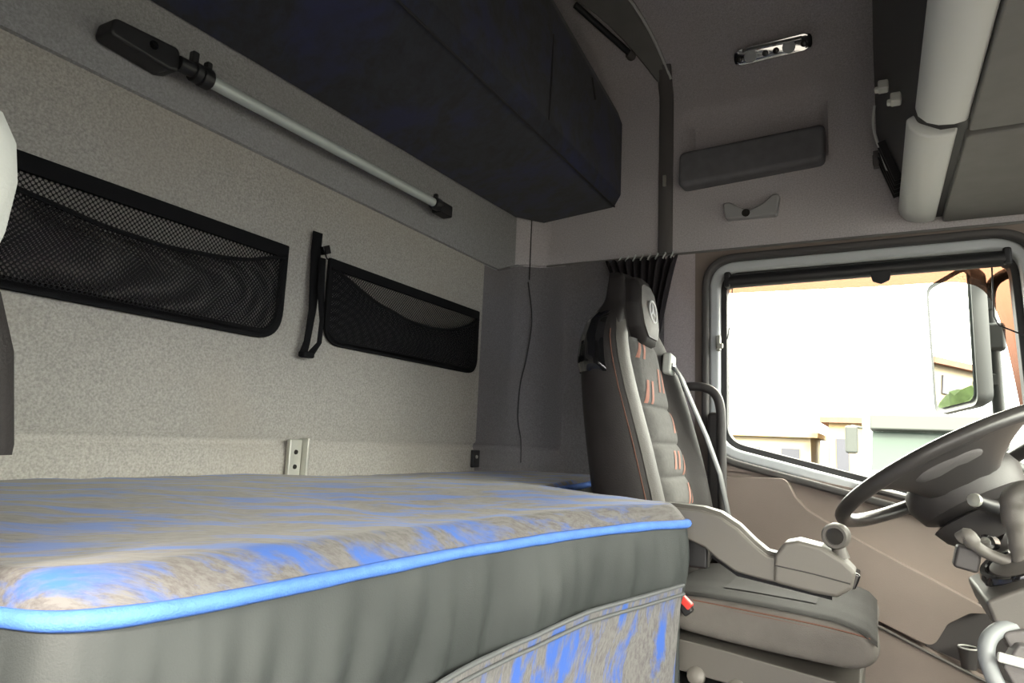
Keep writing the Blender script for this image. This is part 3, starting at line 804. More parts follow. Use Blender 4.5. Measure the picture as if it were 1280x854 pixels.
# ------------------------------------------------------------------ rear wall fittings
# two mesh pockets
def pocket(name, label, y0, y1, z0, z1, rad, sag_pts, back, front, bands, fold_seed, group):
    xw = XR + 0.004
    t = thing(name, label, 'net pocket', (xw, (y0 + y1) / 2, z0), group)
    top, side, bot = bands
    oc0 = [(y0, z0), (y1, z0), (y1, z1), (y0, z1)]
    rr = [rad[0], rad[1], 0.004, 0.004]
    outer = rpoly(oc0, rr, 10)
    inn = rpoly([(y0 + side, z0 + bot), (y1 - side, z0 + bot), (y1 - side, z1 - top), (y0 + side, z1 - top)], [max(0.006, r - side) for r in rr], 10)
    make('border', MB().ring(outer, inn, 'yz', xw - 0.001, xw + 0.008), M['black_web'], t, bev=0.002)
    make('back_net', MB().prism(inn, 'yz', xw + 0.001, xw + 0.0015), back, t, smooth=False)
    # front net bulges and its top edge sags
    sag = catmull([(y, z, 0) for y, z in sag_pts], 10)
    ya = sag[0].x; yb = sag[-1].x
    def sz(y):
        for a, b in zip(sag, sag[1:]):
            if a.x <= y <= b.x: return a.y + (b.y - a.y) * (y - a.x) / max(1e-6, b.x - a.x)
        return sag[-1].y if y > yb else sag[0].y
    def lowz(y):
        b = z0 + bot * 0.5
        if y > y1 - rad[1]: dd = y - (y1 - rad[1]); b = z0 + rad[1] - math.sqrt(max(0, rad[1] ** 2 - dd ** 2)) + bot * 0.3
        if y < y0 + rad[0]: dd = (y0 + rad[0]) - y; b = z0 + rad[0] - math.sqrt(max(0, rad[0] ** 2 - dd ** 2)) + bot * 0.3
        return b
    ys = y0 + side * 0.5; ye = y1 - side * 0.5
    def bulge(y, v):
        u = (y - ys) / (ye - ys)
        w = math.sin(PI * min(1, max(0, u))) ** 0.6
        return xw + 0.008 + w * (0.012 + 0.030 * math.sin(PI * min(1, 0.15 + 0.85 * v) * 0.9)) + 0.006 * mnoise.noise(Vector((y * 14, v * 2, fold_seed))) * w
    def fn(u, v):
        y = ys + (ye - ys) * u; zb = lowz(y); zt = max(sz(y), zb + 0.004)
        return (bulge(y, v), y, zb + (zt - zb) * v)
    make('front_net', MB().grid(fn, 60, 14), front, t, ang=80)
    make('hem', MB().tube([fn(k / 60, 1.0) for k in range(61)], 0.0045, 6), M['black_web'], t)
    return t
pocket('net_pocket', 'larger black net storage pocket on rear wall, nearest the camera', 0.27, 1.040, 1.140, 1.356, (0.03, 0.070),
       [(0.27, 1.312), (0.42, 1.298), (0.52, 1.286), (0.62, 1.272), (0.72, 1.268), (0.82, 1.276), (0.91, 1.290), (0.98, 1.312), (1.035, 1.330)],
       M['net_back'], M['net_front'], (0.030, 0.018, 0.020), 2.0, 'net pockets on the rear wall')
pocket('net_pocket', 'smaller black net storage pocket on rear wall, right of hanging strap', 1.168, 1.868, 1.155, 1.364, (0.06, 0.055),
       [(1.185, 1.338), (1.25, 1.312), (1.33, 1.284), (1.45, 1.262), (1.57, 1.258), (1.68, 1.272), (1.78, 1.300), (1.862, 1.335)],
       M['net_back'], M['net_dense'], (0.026, 0.016, 0.016), 9.0, 'net pockets on the rear wall')

# hanging strap
st = thing('hanging_strap', 'black webbing strap with a buckle hanging between the net pockets', 'strap', (XR + 0.01, 1.115, 1.118))
def ribbon(path, w, axis):
    A = Vector(axis); mb = MB()
    secs = []
    for p, ww in path:
        p = Vector(p); secs.append([p - A * ww / 2, p + A * ww / 2])
    mb.loft(secs, cap=False, closed=False); return mb
xw = XR + 0.012
make('webbing', ribbon([((xw, 1.120, 1.412), .026), ((xw, 1.119, 1.36), .026), ((xw + .006, 1.118, 1.30), .028), ((xw + .010, 1.114, 1.22), .018), ((xw + .012, 1.104, 1.15), .016), ((xw + .010, 1.098, 1.122), .02)], 0, (0.15, 1, 0)), M['black_web'], st, solid=0.003)
make('webbing', ribbon([((xw + .014, 1.128, 1.35), .016), ((xw + .020, 1.124, 1.28), .018), ((xw + .026, 1.130, 1.20), .010), ((xw + .024, 1.130, 1.15), .011), ((xw + .014, 1.112, 1.118), .02)], 0, (0.25, 1, 0)), M['black_web'], st, solid=0.003)
make('loop_end', MB().box((xw + .010, 1.108, 1.120), (0.02, 0.034, 0.014)), M['black_web'], st, bev=0.004)
make('buckle', MB().box((xw + 0.006, 1.142, 1.374), (0.014, 0.022, 0.020), Matrix.Rotation(R(25), 3, 'X')).tube([(xw + .012, 1.132, 1.376), (xw + .016, 1.137, 1.355), (xw + .012, 1.146, 1.352)], 0.002, 6), M['gloss_black'], st, bev=0.002)

# aluminium support pole
pl = thing('support_pole', 'silver aluminium pole clamped to the rear wall under the upper bunk', 'pole', (XR + 0.05, 1.1, 1.58))
xp = XR + 0.05
a = Vector((xp, 0.760, 1.603)); b = Vector((xp, 1.535, 1.616))
make('tube', MB().tube([a, b], 0.0125, 16), M['alu'], pl)
brk = rpoly([(0.580, 1.588), (0.585, 1.622), (0.705, 1.632), (0.712, 1.590), (0.690, 1.582)], 0.012, 5)
make('mounting_bracket', MB().prism(brk, 'yz', XR + 0.002, XR + 0.052), M['black_plastic'], pl, bev=0.006, seg=3)
make('screw', MB().lathe((XR + 0.052, 0.655, 1.610), (1, 0, 0), [(0.008, 0), (0.008, 0.002), (0.004, 0.003), (0.001, 0.003)], 10), M['gloss_black'], pl)
make('pivot_joint', MB().tube([(xp, 0.705, 1.604), (xp, 0.735, 1.605)], 0.014, 12).tube([(xp, 0.735, 1.604), (xp, 0.748, 1.604)], 0.019, 12), M['black_plastic'], pl)
make('clamp_collar', MB().tube([(xp, 0.750, 1.603), (xp, 0.772, 1.604)], 0.020, 14).box((xp, 0.735, 1.630), (0.014, 0.014, 0.024)).box((xp, 0.765, 1.626), (0.014, 0.012, 0.022)), M['black_plastic'], pl, bev=0.003)
make('end_cap', MB().tube([(xp, 1.515, 1.615), (xp, 1.545, 1.616)], 0.019, 14).box((xp - 0.008, 1.575, 1.614), (0.034, 0.062, 0.036)).box((xp, 1.528, 1.638), (0.014, 0.012, 0.014)), M['black_plastic'], pl, bev=0.004)

# small metal hinge plate on the rear wall
hp_ = thing('hinge_plate', 'small pale metal bracket plate on rear wall at mattress edge', 'bracket', (XR + 0.01, 1.108, 0.84))
make('plate', MB().box((XR + 0.012, 1.106, 0.884), (0.012, 0.036, 0.092)), M['steel'], hp_, bev=0.003)
make('side_flange', MB().box((XR + 0.020, 1.128, 0.886), (0.028, 0.007, 0.094)), M['steel'], hp_, bev=0.002)
for z in (0.870, 0.902):
    make('screw', MB().lathe((XR + 0.018, 1.106, z), (1, 0, 0), [(0.0055, 0), (0.005, 0.002), (0.001, 0.002)], 10), M['lens_dark'], hp_)
hp2 = thing('hinge_plate', 'small dark bracket plate on rear wall in the far corner', 'bracket', (XR + 0.01, 1.89, 0.86))
make('plate', MB().box((XR + 0.008, 1.890, 0.884), (0.012, 0.040, 0.056)), M['black_plastic'], hp2, bev=0.003)
make('screw', MB().lathe((XR + 0.014, 1.888, 0.890), (1, 0, 0), [(0.006, 0), (0.005, 0.003), (0.001, 0.003)], 10), M['steel'], hp2)

# thin cable dropping down in the corner, and lining joint above it
mb = MB().tube(catmull([(-1.118, 2.165, 1.53), (-1.100, 2.172, 1.39), (-1.112, 2.166, 1.25), (-1.128, 2.155, 1.15), (-1.130, 2.150, 1.03), (-1.119, 2.160, 0.95), (-1.116, 2.160, 0.87)], 6), 0.0022, 6)
solo('cable', mb, M['black_plastic'], 'thin dark wavy cable running down the rear corner', 'cable')
mb = MB().tube([(-1.115, 2.168, 1.54), (-1.115, 2.168, 1.78)], 0.0022, 6)
struct('trim_4', mb, M['black_plastic'], 'dark vertical joint in the lining above the rear corner', 'trim')

# ------------------------------------------------------------------ bunched curtain behind the driver headrest
cu = thing('curtain', 'black bunched curtain hooked on the rail behind the driver seat', 'curtain', (-0.70, YW - 0.04, 1.1))
def cfn(u, v):
    z = 1.575 - v * 0.50
    s = v ** 0.8
    xl = -0.815 + 0.075 * min(1, s * 1.8); xr = -0.560 - 0.085 * min(1, s * 1.25)
    x = xl + (xr - xl) * u
    amp = 0.016 * (1 - 0.35 * v)
    y = YW - 0.038 + amp * math.sin(u * 2 * PI * 9 + 0.6 * math.sin(v * 4)) + 0.005 * math.sin(u * 31 + v * 5)
    zz = z + (0.010 * math.sin(u * 2 * PI * 9 + 1.0) if v < 0.03 else 0)
    return (x, y, zz)
make('cloth', MB().grid(cfn, 140, 24), M['curtain_cloth'], cu, ang=80, solid=0.002)
for k in range(8):
    x = -0.765 + 0.026 * k
    make('hook', MB().tube(catmull([(x, YW - 0.016, 1.600), (x + 0.003, YW - 0.028, 1.592), (x, YW - 0.036, 1.582), (x - 0.003, YW - 0.036, 1.574)], 4), 0.0028, 6), M['light_trim'], cu)

# ------------------------------------------------------------------ grab handle beside the door
mb = MB().tube(catmull([(-0.560, YW - 0.005, 1.132), (-0.520, 2.09, 1.134), (-0.465, 2.08, 1.134), (-0.425, 2.08, 1.115), (-0.408, 2.08, 1.07), (-0.405, 2.08, 0.98), (-0.403, 2.08, 0.80), (-0.403, 2.09, 0.63), (-0.43, YW - 0.005, 0.58)], 8), 0.014, 12)
gh = thing('grab_handle', 'dark tubular grab handle between seat and side window', 'grab handle', (-0.42, YW, 0.58))
make('bar', mb, M['dark_plastic'], gh)
make('bolt', MB().lathe((-0.512, 2.076, 1.136), (0, -1, 0), [(0.008, 0), (0.008, 0.003), (0.001, 0.004)], 10), M['steel'], gh)
make('post_cover', MB().span((-0.452, 2.10, 0.55), (-0.412, 2.198, 1.06)), M['dark_plastic'], gh, bev=0.012)

# ------------------------------------------------------------------ driver seat
YS = 1.70
seat = thing('driver_seat', 'dark driver seat with orange striped backrest and fold down armrest', 'seat', (-0.33, YS, 0.0))
# (z, half width, bolster front, centre front, rear)
ST = [(0.62, 0.230, -0.395, -0.410, -0.560), (0.78, 0.252, -0.416, -0.430, -0.590), (0.95, 0.258, -0.458, -0.474, -0.616), (1.08, 0.257, -0.496, -0.512, -0.630),
      (1.15, 0.253, -0.514, -0.530, -0.634), (1.20, 0.243, -0.524, -0.540, -0.632), (1.245, 0.212, -0.532, -0.545, -0.626), (1.285, 0.158, -0.542, -0.550, -0.618),
      (1.31, 0.122, -0.548, -0.548, -0.612), (1.355, 0.108, -0.552, -0.545, -0.612), (1.385, 0.092, -0.560, -0.550, -0.610), (1.402, 0.062, -0.573, -0.568, -0.604)]
def seat_sec(z, w, xb, xc, xr):
    half = [(xr, 0), (xr, .55 * w), (xr + .012, .86 * w), (xr * .65 + xb * .35, w), (xb - .040, .995 * w), (xb - .006, .93 * w), (xb, .80 * w), (xb - .006, .64 * w), (xc, .46 * w), (xc, .2 * w), (xc, 0)]
    return half
def full(h): return [(x, l) for x, l in h] + [(x, -l) for x, l in reversed(h[1:-1])]
def outer_push(x, l, z, w, xr):
    """the outer bolster, towards the door, stands further forward than the inner one"""
    k = max(0, min(1, (l / w - 0.45) / 0.3)) * max(0, min(1, (x - (xr + 0.05)) / 0.08)) * max(0, min(1, (1.27 - z) / 0.12))
    return x + 0.030 * k
secs = [[(outer_push(x, l, z, w, xr), YS + l, z) for x, l in full(seat_sec(z, w, xb, xc, xr))] for z, w, xb, xc, xr in ST]
make('backrest', MB().loft(secs), M['seat_leather'], seat, sub=2)
def seat_at(z):
    for A, B in zip(ST, ST[1:]):
        if A[0] <= z <= B[0]:
            t = (z - A[0]) / (B[0] - A[0]); return [A[i] + (B[i] - A[i]) * t for i in range(5)]
    return list(ST[-1])
# quilted centre panel
grooves = [0.80, 0.875, 0.955, 1.045, 1.215]
def cp(u, v):
    z = 0.745 + v * (1.218 - 0.745)
    _, w, xb, xc, xr = seat_at(z)
    hw = 0.122 + 0.008 * math.sin(v * PI)
    l = (u * 2 - 1) * hw
    dm = min(abs(z - g) for g in grooves)
    puff = 0.012 * (1 - math.exp(-dm / 0.010)) + 0.004
    e = 1 - abs(u * 2 - 1) ** 6
    return (xc - 0.004 + (puff + 0.012) * e, YS + l, z)
cpan = make('centre_panel', MB().grid(cp, 24, 110), M['seat_cloth'], seat, ang=80)
# orange woven stripes in pairs
def stripe(l0, z0, ln, wd, slant):
    def f(u, v):
        z = z0 + ln * v; l = l0 + slant * v + wd * u
        q = cp(min(1, max(0, (l / (0.122 + 0.008 * math.sin((z - .745) / .473 * PI)) + 1) / 2)), (z - 0.745) / 0.473)
        return (q[0] + 0.0015, q[1], q[2])
    return MB().grid(f, 3, 14)
for (l0, z0, ln) in ((-0.105, 1.165, 0.042), (0.010, 1.088, 0.064), (-0.110, 1.052, 0.060), (0.050, 0.985, 0.055), (-0.030, 0.895, 0.045), (0.050, 0.880, 0.05), (0.030, 0.810, 0.05)):
    for dx in (0.0, 0.036):
        make('orange_stripe', stripe(l0 + dx, z0, ln, 0.016, 0.034), M['orange_weave'], seat, ang=80)
# pale edge of the inner bolster and the stitch lines
def bol(u, v):
    z = 0.745 + v * (1.275 - 0.745); _, w, xb, xc, xr = seat_at(z)
    l = (0.53 + 0.36 * u) * w
    return (xb - 0.010 + 0.016 * math.sin(PI * (0.10 + 0.80 * u)) * (1 if v < 0.9 else (1 - v) / 0.1), YS - l, z)
make('side_bolster', MB().grid(bol, 10, 40), M['seat_edge'], seat, ang=80)
make('stitching', MB().tube([(seat_at(z)[2] - 0.016, YS - seat_at(z)[1] * 0.940, z) for z in [0.76 + 0.02 * k for k in range(24)]], 0.0014, 5), M['stitch'], seat)
# head pad with emblem
hpad = [(1.632, 1.375), (1.668, 1.388), (1.735, 1.388), (1.775, 1.366), (1.792, 1.31), (1.782, 1.245), (1.752, 1.205), (1.650, 1.205), (1.618, 1.245), (1.610, 1.31)]
hpad = rpoly(hpad, 0.02, 4)
def hx(z): return -0.545 - (z - 1.205) * 0.10
def hsec(s, dx): return [(hx(z) + dx, YS + (y - YS) * s, 1.30 + (z - 1.30) * s) for y, z in hpad]
make('head_pad', MB().loft([hsec(1.0, -0.03), hsec(1.0, 0.018), hsec(0.94, 0.034), hsec(0.72, 0.040)]), M['seat_leather'], seat, ang=60)
make('head_pad_face', MB().loft([hsec(0.80, 0.034), hsec(0.78, 0.042), hsec(0.5, 0.044)]), M['seat_edge'], seat, ang=60)
ec = Vector((hx(1.300) + 0.0445, 1.712, 1.300)); en = Vector((1, 0, 0.10)).normalized()
eu = Vector((-0.10, 0, 1)).normalized(); ev = Vector((0, 1, 0))
def ep(a, r, h=0.002): return ec + ev * math.cos(a) * r + eu * math.sin(a) * r + en * h
em = make('star_emblem', MB().tube([ep(2 * PI * k / 28, 0.029) for k in range(28)], 0.0026, 8, closed=True), M['silver_emblem'], seat)
em['label'] = 'round silver three pointed star emblem'
mb = MB()
for k in range(3):
    a_ = PI / 2 + k * 2 * PI / 3
    tip = ep(a_, 0.028, 0.002); l_ = ep(a_ + PI / 3, 0.0046, 0.001); r_ = ep(a_ - PI / 3, 0.0046, 0.001); c_ = ep(0, 0, 0.005); bk = ep(0, 0, 0.0)
    mb.add([c_, l_, tip, r_, bk], [(0, 1, 2), (0, 2, 3), (4, 2, 1), (4, 3, 2), (0, 4, 1), (0, 3, 4)])
make('star', mb, M['silver_emblem'], em, smooth=False)
# glossy shoulder shells
for sgn in (-1, 1):
    def shell(u, v, sgn=sgn):
        z = 1.115 + v * 0.158
        _, w, xb, xc, xr = seat_at(z)
        edge_in = 0.10 * max(0, v - 0.75) + 0.02 * max(0, 0.15 - v)
        h = [(xr, 0.50 * w), (xr + .004, .70 * w), (xr + .012, .86 * w), (xr + 0.03, .95 * w), (xr * .65 + xb * .35, w), (xb * .55 + xr * .45, w), (xb * .74 + xr * .26, w)]
        t = u * (len(h) - 1); i = min(int(t), len(h) - 2); t -= i
        x = h[i][0] + (h[i + 1][0] - h[i][0]) * t; l = h[i][1] + (h[i + 1][1] - h[i][1]) * t
        puff = 0.007 * min(1, 8 * u, 8 * (1 - u), 8 * v, 8 * (1 - v))
        nx, ny = (-1, 0) if u < 0.2 else (-0.5, 0.8) if u < 0.55 else (0, 1)
        return (x + nx * puff, YS + sgn * (l + ny * puff - 0.004), z)
    make('shoulder_shell', MB().grid(shell, 20, 16), M['gloss_black'], seat, ang=80)
# belt outlet and belt
yb_ = 1.872
make('belt_outlet', MB().prism(rpoly([(yb_ - 0.036, 1.150), (yb_ + 0.030, 1.145), (yb_ + 0.036, 1.205), (yb_ - 0.026, 1.212)], 0.012, 5), 'yz', -0.520, -0.496), M['cover_light'], seat, bev=0.006, seg=3)
make('belt_slot', MB().box((-0.495, yb_ + 0.002, 1.172), (0.004, 0.040, 0.018)), M['lens_dark'], seat, bev=0.002)
make('seat_belt', ribbon([((-0.494, 1.874, 1.172), .042), ((-0.478, 1.885, 1.145), .046), ((-0.445, 1.900, 1.06), .046), ((-0.413, 1.915, 0.98), .046), ((-0.385, 1.955, 0.88), .046), ((-0.362, 1.985, 0.74), .046), ((-0.35, 1.995, 0.62), .046)], 0, (0.05, 0.99, 0)), M['belt_web'], seat, solid=0.003)
# cushion
def cush_sec(y, inset):
    f = [(-0.42, 0.642), (-0.34, 0.650), (-0.24, 0.648), (-0.14, 0.644), (-0.07, 0.638), (-0.025, 0.624), (-0.002, 0.600), (-0.003, 0.572), (-0.03, 0.546), (-0.10, 0.548), (-0.25, 0.556), (-0.36, 0.566), (-0.42, 0.575)]
    cz = 0.60; cx = -0.21
    return [(cx + (x - cx) * (1 - inset * 0.35), y, cz + (z - cz) * (1 - inset)) for x, z in f]
yy = [(1.468, 0.45), (1.474, 0.16), (1.490, 0.02), (1.56, 0.0), (1.64, 0.06), (1.76, 0.06), (1.86, 0.0), (1.915, 0.02), (1.932, 0.16), (1.938, 0.45)]
make('cushion', MB().loft([cush_sec(y, i) for y, i in yy]), M['cushion_cloth'], seat, sub=2)
def ctop(u, v):
    y = 1.476 + v * (1.934 - 1.476); ins = 0.0
    for (ya, ia), (yb2, ib) in zip(yy, yy[1:]):
        if ya <= y <= yb2: ins = ia + (ib - ia) * (y - ya) / (yb2 - ya)
    sec = cush_sec(y, ins)[:8]; x = -0.415 + u * (0.415 - 0.008)
    for p, q in zip(sec, sec[1:]):
        if p[0] <= x <= q[0]: return (x, y, p[2] + (q[2] - p[2]) * (x - p[0]) / (q[0] - p[0]) + 0.0015)
    return (x, y, sec[-2][2])
make('cushion_top_shade', MB().grid(ctop, 24, 40), M['cushion_shade'], seat, ang=80)  # dark sheet over the cushion, shade put into its colour
make('cushion_panel', MB().grid(lambda u, v: (lambda q: (q[0], q[1], q[2] + 0.002))(ctop(0.28 + 0.45 * u, 0.20 + 0.50 * v)), 10, 10), M['cushion_mid'], seat, ang=80)
for dz in (0.0, -0.006):
    make('stitching', MB().tube(catmull([(-0.345, 1.4735, 0.636 + dz), (-0.24, 1.471, 0.632 + dz), (-0.12, 1.471, 0.626 + dz), (-0.05, 1.473, 0.619 + dz), (-0.02, 1.482, 0.612 + dz)], 6), 0.0016, 5), M['stitch'], seat)
# seat pan trim, buttons, bellows
make('pan_trim', MB().prism(rpoly([(-0.43, 0.562), (-0.30, 0.552), (-0.10, 0.532), (-0.035, 0.526), (-0.035, 0.470), (-0.43, 0.500)], 0.008, 4), 'xz', 1.463, 1.935), M['mid_plastic'], seat, bev=0.012, seg=3)
for x in (-0.335, -0.255, -0.165):
    make('button', MB().lathe((x, 1.462, 0.492 - (x + 0.335) * 0.12), (0, -1, 0.3), [(0.018, -0.004), (0.018, 0.006), (0.012, 0.010), (0.002, 0.010)], 14), M['arm_plastic'], seat)
bz = []
for k in range(13):
    z = 0.47 - 0.036 * k; ins = 0.012 if k % 2 else 0.0
    bz.append([(p[0], p[1], max(0.02, z)) for p in rpoly([(-0.43 + ins, 1.47 + ins), (-0.06 - ins, 1.47 + ins), (-0.06 - ins, 1.93 - ins), (-0.43 + ins, 1.93 - ins)], 0.04, 4)])
make('bellows', MB().loft(bz), M['rubber'], seat, ang=20)
make('base_plate', MB().span((-0.46, 1.45, 0.0), (-0.04, 1.95, 0.03)), M['dark_plastic'], seat, bev=0.006)
# buckle
make('belt_buckle', MB().box((-0.362, 1.452, 0.632), (0.022, 0.018, 0.05), Matrix.Rotation(R(-40), 3, 'Y')), M['black_plastic'], seat, bev=0.004)
make('buckle_button', MB().box((-0.360, 1.450, 0.640), (0.044, 0.016, 0.016), Matrix.Rotation(R(40), 3, 'Y')), M['red_plastic'], seat, bev=0.003)
# armrest
arm_pts = [(-0.570, 0.812), (-0.46, 0.822), (-0.375, 0.826), (-0.315, 0.824), (-0.280, 0.816), (-0.245, 0.795), (-0.215, 0.768), (-0.190, 0.750), (-0.165, 0.748), (-0.150, 0.70),
           (-0.200, 0.704), (-0.250, 0.712), (-0.285, 0.732), (-0.310, 0.752), (-0.345, 0.764), (-0.43, 0.766), (-0.570, 0.765)]
arm = make('armrest', MB().prism(rpoly(arm_pts, 0.012, 4), 'xz', 1.418, 1.478), M['arm_plastic'], seat, bev=0.010, seg=3)
pad_top = [(-0.555, 0.812), (-0.46, 0.823), (-0.375, 0.827), (-0.315, 0.825), (-0.280, 0.817), (-0.245, 0.796), (-0.215, 0.769), (-0.192, 0.752), (-0.172, 0.749)]
mb = MB(); mb.loft([[(x, 1.424, z - 0.002) for x, z in pad_top], [(x, 1.432, z + 0.006) for x, z in pad_top], [(x, 1.464, z + 0.006) for x, z in pad_top], [(x, 1.472, z - 0.002) for x, z in pad_top]], cap=False, closed=False)
make('top_pad', mb, M['mid_plastic'], arm)
podp = rpoly([(-0.178, 0.752), (-0.160, 0.778), (-0.135, 0.785), (-0.095, 0.778), (-0.058, 0.757), (-0.038, 0.738), (-0.045, 0.708), (-0.070, 0.690), (-0.11, 0.692), (-0.180, 0.702)], 0.010, 4)
pod = make('control_pod', MB().prism(podp, 'xz', 1.412, 1.486), M['arm_plastic'], arm, bev=0.008, seg=3)
make('pod_groove', MB().tube([(-0.176, 1.4115, 0.735), (-0.11, 1.4105, 0.728), (-0.048, 1.4115, 0.718)], 0.0012, 5), M['dark_plastic'], arm)
make('under_gap_strip', MB().tube([(-0.30, 1.45, 0.736), (-0.25, 1.45, 0.706), (-0.16, 1.45, 0.695), (-0.08, 1.45, 0.685)], 0.007, 8), M['black_plastic'], arm)  # black strip put in for the dark gap under the armrest
# joystick knob with a dark lens
kc = Vector((-0.070, 1.448, 0.797))
make('control_knob', MB().lathe(kc, (-0.15, -1, 0.0), [(0.014, -0.022), (0.022, -0.016), (0.024, 0.0), (0.024, 0.016), (0.021, 0.022), (0.016, 0.022), (0.0155, 0.016), (0.001, 0.016)], 22), M['mid_plastic'], arm)
make('knob_lens', MB().lathe(kc, (-0.15, -1, 0.0), [(0.015, 0.0155), (0.0145, 0.018), (0.001, 0.019)], 16), M['lens_dark'], arm)
make('knob_stem', MB().tube([(-0.064, 1.448, 0.756), (-0.068, 1.448, 0.780)], [0.016, 0.012], 10), M['mid_plastic'], arm)
make('pod_end', MB().box((-0.041, 1.449, 0.722), (0.012, 0.060, 0.030), Matrix.Rotation(R(20), 3, 'Y')), M['gloss_black'], arm, bev=0.004)
make('armrest_hinge', MB().box((-0.36, 1.462, 0.735), (0.10, 0.03, 0.06)), M['black_plastic'], seat, bev=0.006)

# ------------------------------------------------------------------ passenger seat (only its edge shows at the left)
ps = thing('passenger_seat', 'passenger seat backrest with pale grey wing at the left edge', 'seat', (-0.66, 0.08, 0.0))
wing = [(0.925, 0.19), (1.0, 0.235), (1.05, 0.25), (1.09, 0.258), (1.13, 0.264), (1.165, 0.258), (1.185, 0.24), (1.195, 0.21)]
def wsec(z, ym, x0=-0.60, hw=0.030):
    c = ym
    return [(x0 - hw, -0.02, z), (x0 - hw, c - 0.03, z), (x0 - hw * .7, c - 0.008, z), (x0, c, z), (x0 + hw * .7, c - 0.008, z), (x0 + hw, c - 0.03, z), (x0 + hw, -0.02, z)]
make('headrest_wing', MB().loft([wsec(1.045, .246), wsec(1.06, .251), wsec(1.09, .259), wsec(1.13, .262), wsec(1.16, .257), wsec(1.18, .245), wsec(1.192, .22), wsec(1.196, .18)]), M['cover_light'], ps, ang=70)
make('backrest', MB().loft([wsec(0.922, .286), wsec(0.93, .2865), wsec(1.0, .277), wsec(1.044, .262)]), M['seat_leather'], ps, ang=50)
make('lower_backrest', MB().span((-0.74, -0.12, 0.55), (-0.58, 0.20, 1.08)), M['seat_leather'], ps, bev=0.05, seg=4)
make('cushion', MB().span((-0.60, -0.15, 0.44), (-0.16, 0.22, 0.56)), M['cushion_cloth'], ps, bev=0.04, seg=4)
make('base', MB().span((-0.55, -0.12, 0.0), (-0.22, 0.20, 0.44)), M['rubber'], ps, bev=0.01)

# ------------------------------------------------------------------ steering wheel
sw_ = thing('steering_wheel', 'large dark steering wheel seen edge on in front of side window', 'steering wheel', (0.14, 1.68, 0.80))
wc = Vector((0.132, 1.676, 0.928)); rad = 0.230
e1 = Vector((math.cos(R(30.8)), 0, math.sin(R(30.8))))
e2 = Vector((0.0, math.cos(R(15)), -math.sin(R(15)))); e2 = (e2 - e1 * e2.dot(e1)).normalized()
wn = e1.cross(e2).normalized()
if wn.z < 0: wn = -wn
def wp(a, r, h=0.0): return wc + e1 * math.cos(a) * r + e2 * math.sin(a) * r + wn * h
make('rim', MB().tube([wp(2 * PI * k / 72, rad) for k in range(72)], 0.0150, 14, closed=True, updir=None), M['wheel_skin'], sw_)
def hubsec(r, h): return [wp(2 * PI * k / 24, r, h) for k in range(24)]
make('hub', MB().loft([hubsec(0.06, 0.006), hubsec(0.085, 0.0), hubsec(0.105, -0.018), hubsec(0.112, -0.045), hubsec(0.100, -0.08), hubsec(0.06, -0.10)]), M['dark_plastic'], sw_)
def wide_spoke(a0, half_rim, half_hub):
    secs = []
    for k in range(13):
        t = k / 12; r = 0.085 + (0.232 - 0.085) * t
        hw = half_hub + (half_rim - half_hub) * t ** 1.6
        h = -0.030 * (1 - t) ** 1.2 - 0.004; th = 0.020 * (1 - t) + 0.011
        sec = []
        for q in range(24):
            f = 2 * PI * q / 24; cx_ = math.copysign(abs(math.cos(f)) ** 0.5, math.cos(f)); cz_ = math.copysign(abs(math.sin(f)) ** 0.7, math.sin(f))
            aa = a0 + cx_ * hw / r
            sec.append(wp(aa, r, h + cz_ * th))
        secs.append(sec)
    return MB().loft(secs)
make('spoke', wide_spoke(R(272), 0.165, 0.080), M['wheel_skin'], sw_, ang=60)
make('spoke', wide_spoke(R(93), 0.090, 0.060), M['wheel_skin'], sw_, ang=60)
# scooped thumb recess on the underside of the near spoke
def scoop(sc, dh): return [wp(R(268), 0.176, -0.018) + e1 * math.cos(2 * PI * k / 24) * 0.070 * sc + e2 * (0.034 * sc * math.sin(2 * PI * k / 24)) + wn * (dh - 0.16 * (0.034 * sc * math.sin(2 * PI * k / 24))) for k in range(24)]
make('thumb_rest', MB().loft([scoop(1.0, 0.006), scoop(0.98, -0.006), scoop(0.80, -0.012), scoop(0.45, -0.014)]), M['trim_grey'], sw_, ang=60)
# column
cl = thing('steering_column', 'dark steering column shroud under the steering wheel', 'steering column', (0.32, 1.68, 0.0))
def colsec(t, r1, r2):
    c_ = wc - wn * t
    return [c_ + e1 * math.cos(2 * PI * k / 20) * r1 + e2 * math.sin(2 * PI * k / 20) * r2 for k in range(20)]
make('shroud', MB().loft([colsec(0.088, 0.055, 0.055), colsec(0.10, 0.095, 0.08), colsec(0.125, 0.085, 0.072), colsec(0.15, 0.06, 0.055)]), M['dark_plastic'], cl, ang=60)
c0 = wc - wn * 0.14
make('column_post', MB().tube([c0, Vector((0.34, 1.68, 0.76)), Vector((0.72, 1.68, 0.50)), Vector((0.80, 1.68, 0.02))], [0.035, 0.038, 0.045, 0.05], 14), M['dark_plastic'], cl)
make('stalk', MB().tube([(0.150, 1.44, 0.880), (0.162, 1.455, 0.874), (0.20, 1.52, 0.862), (0.27, 1.62, 0.85)], [0.010, 0.0125, 0.014, 0.016], 12), M['black_plastic'], cl)
make('stalk_tip', MB().lathe((0.149, 1.4385, 0.8805), (-0.5, -0.8, 0.2), [(0.0105, -0.006), (0.0125, 0.0), (0.011, 0.004), (0.002, 0.006)], 12), M['steel'], cl)

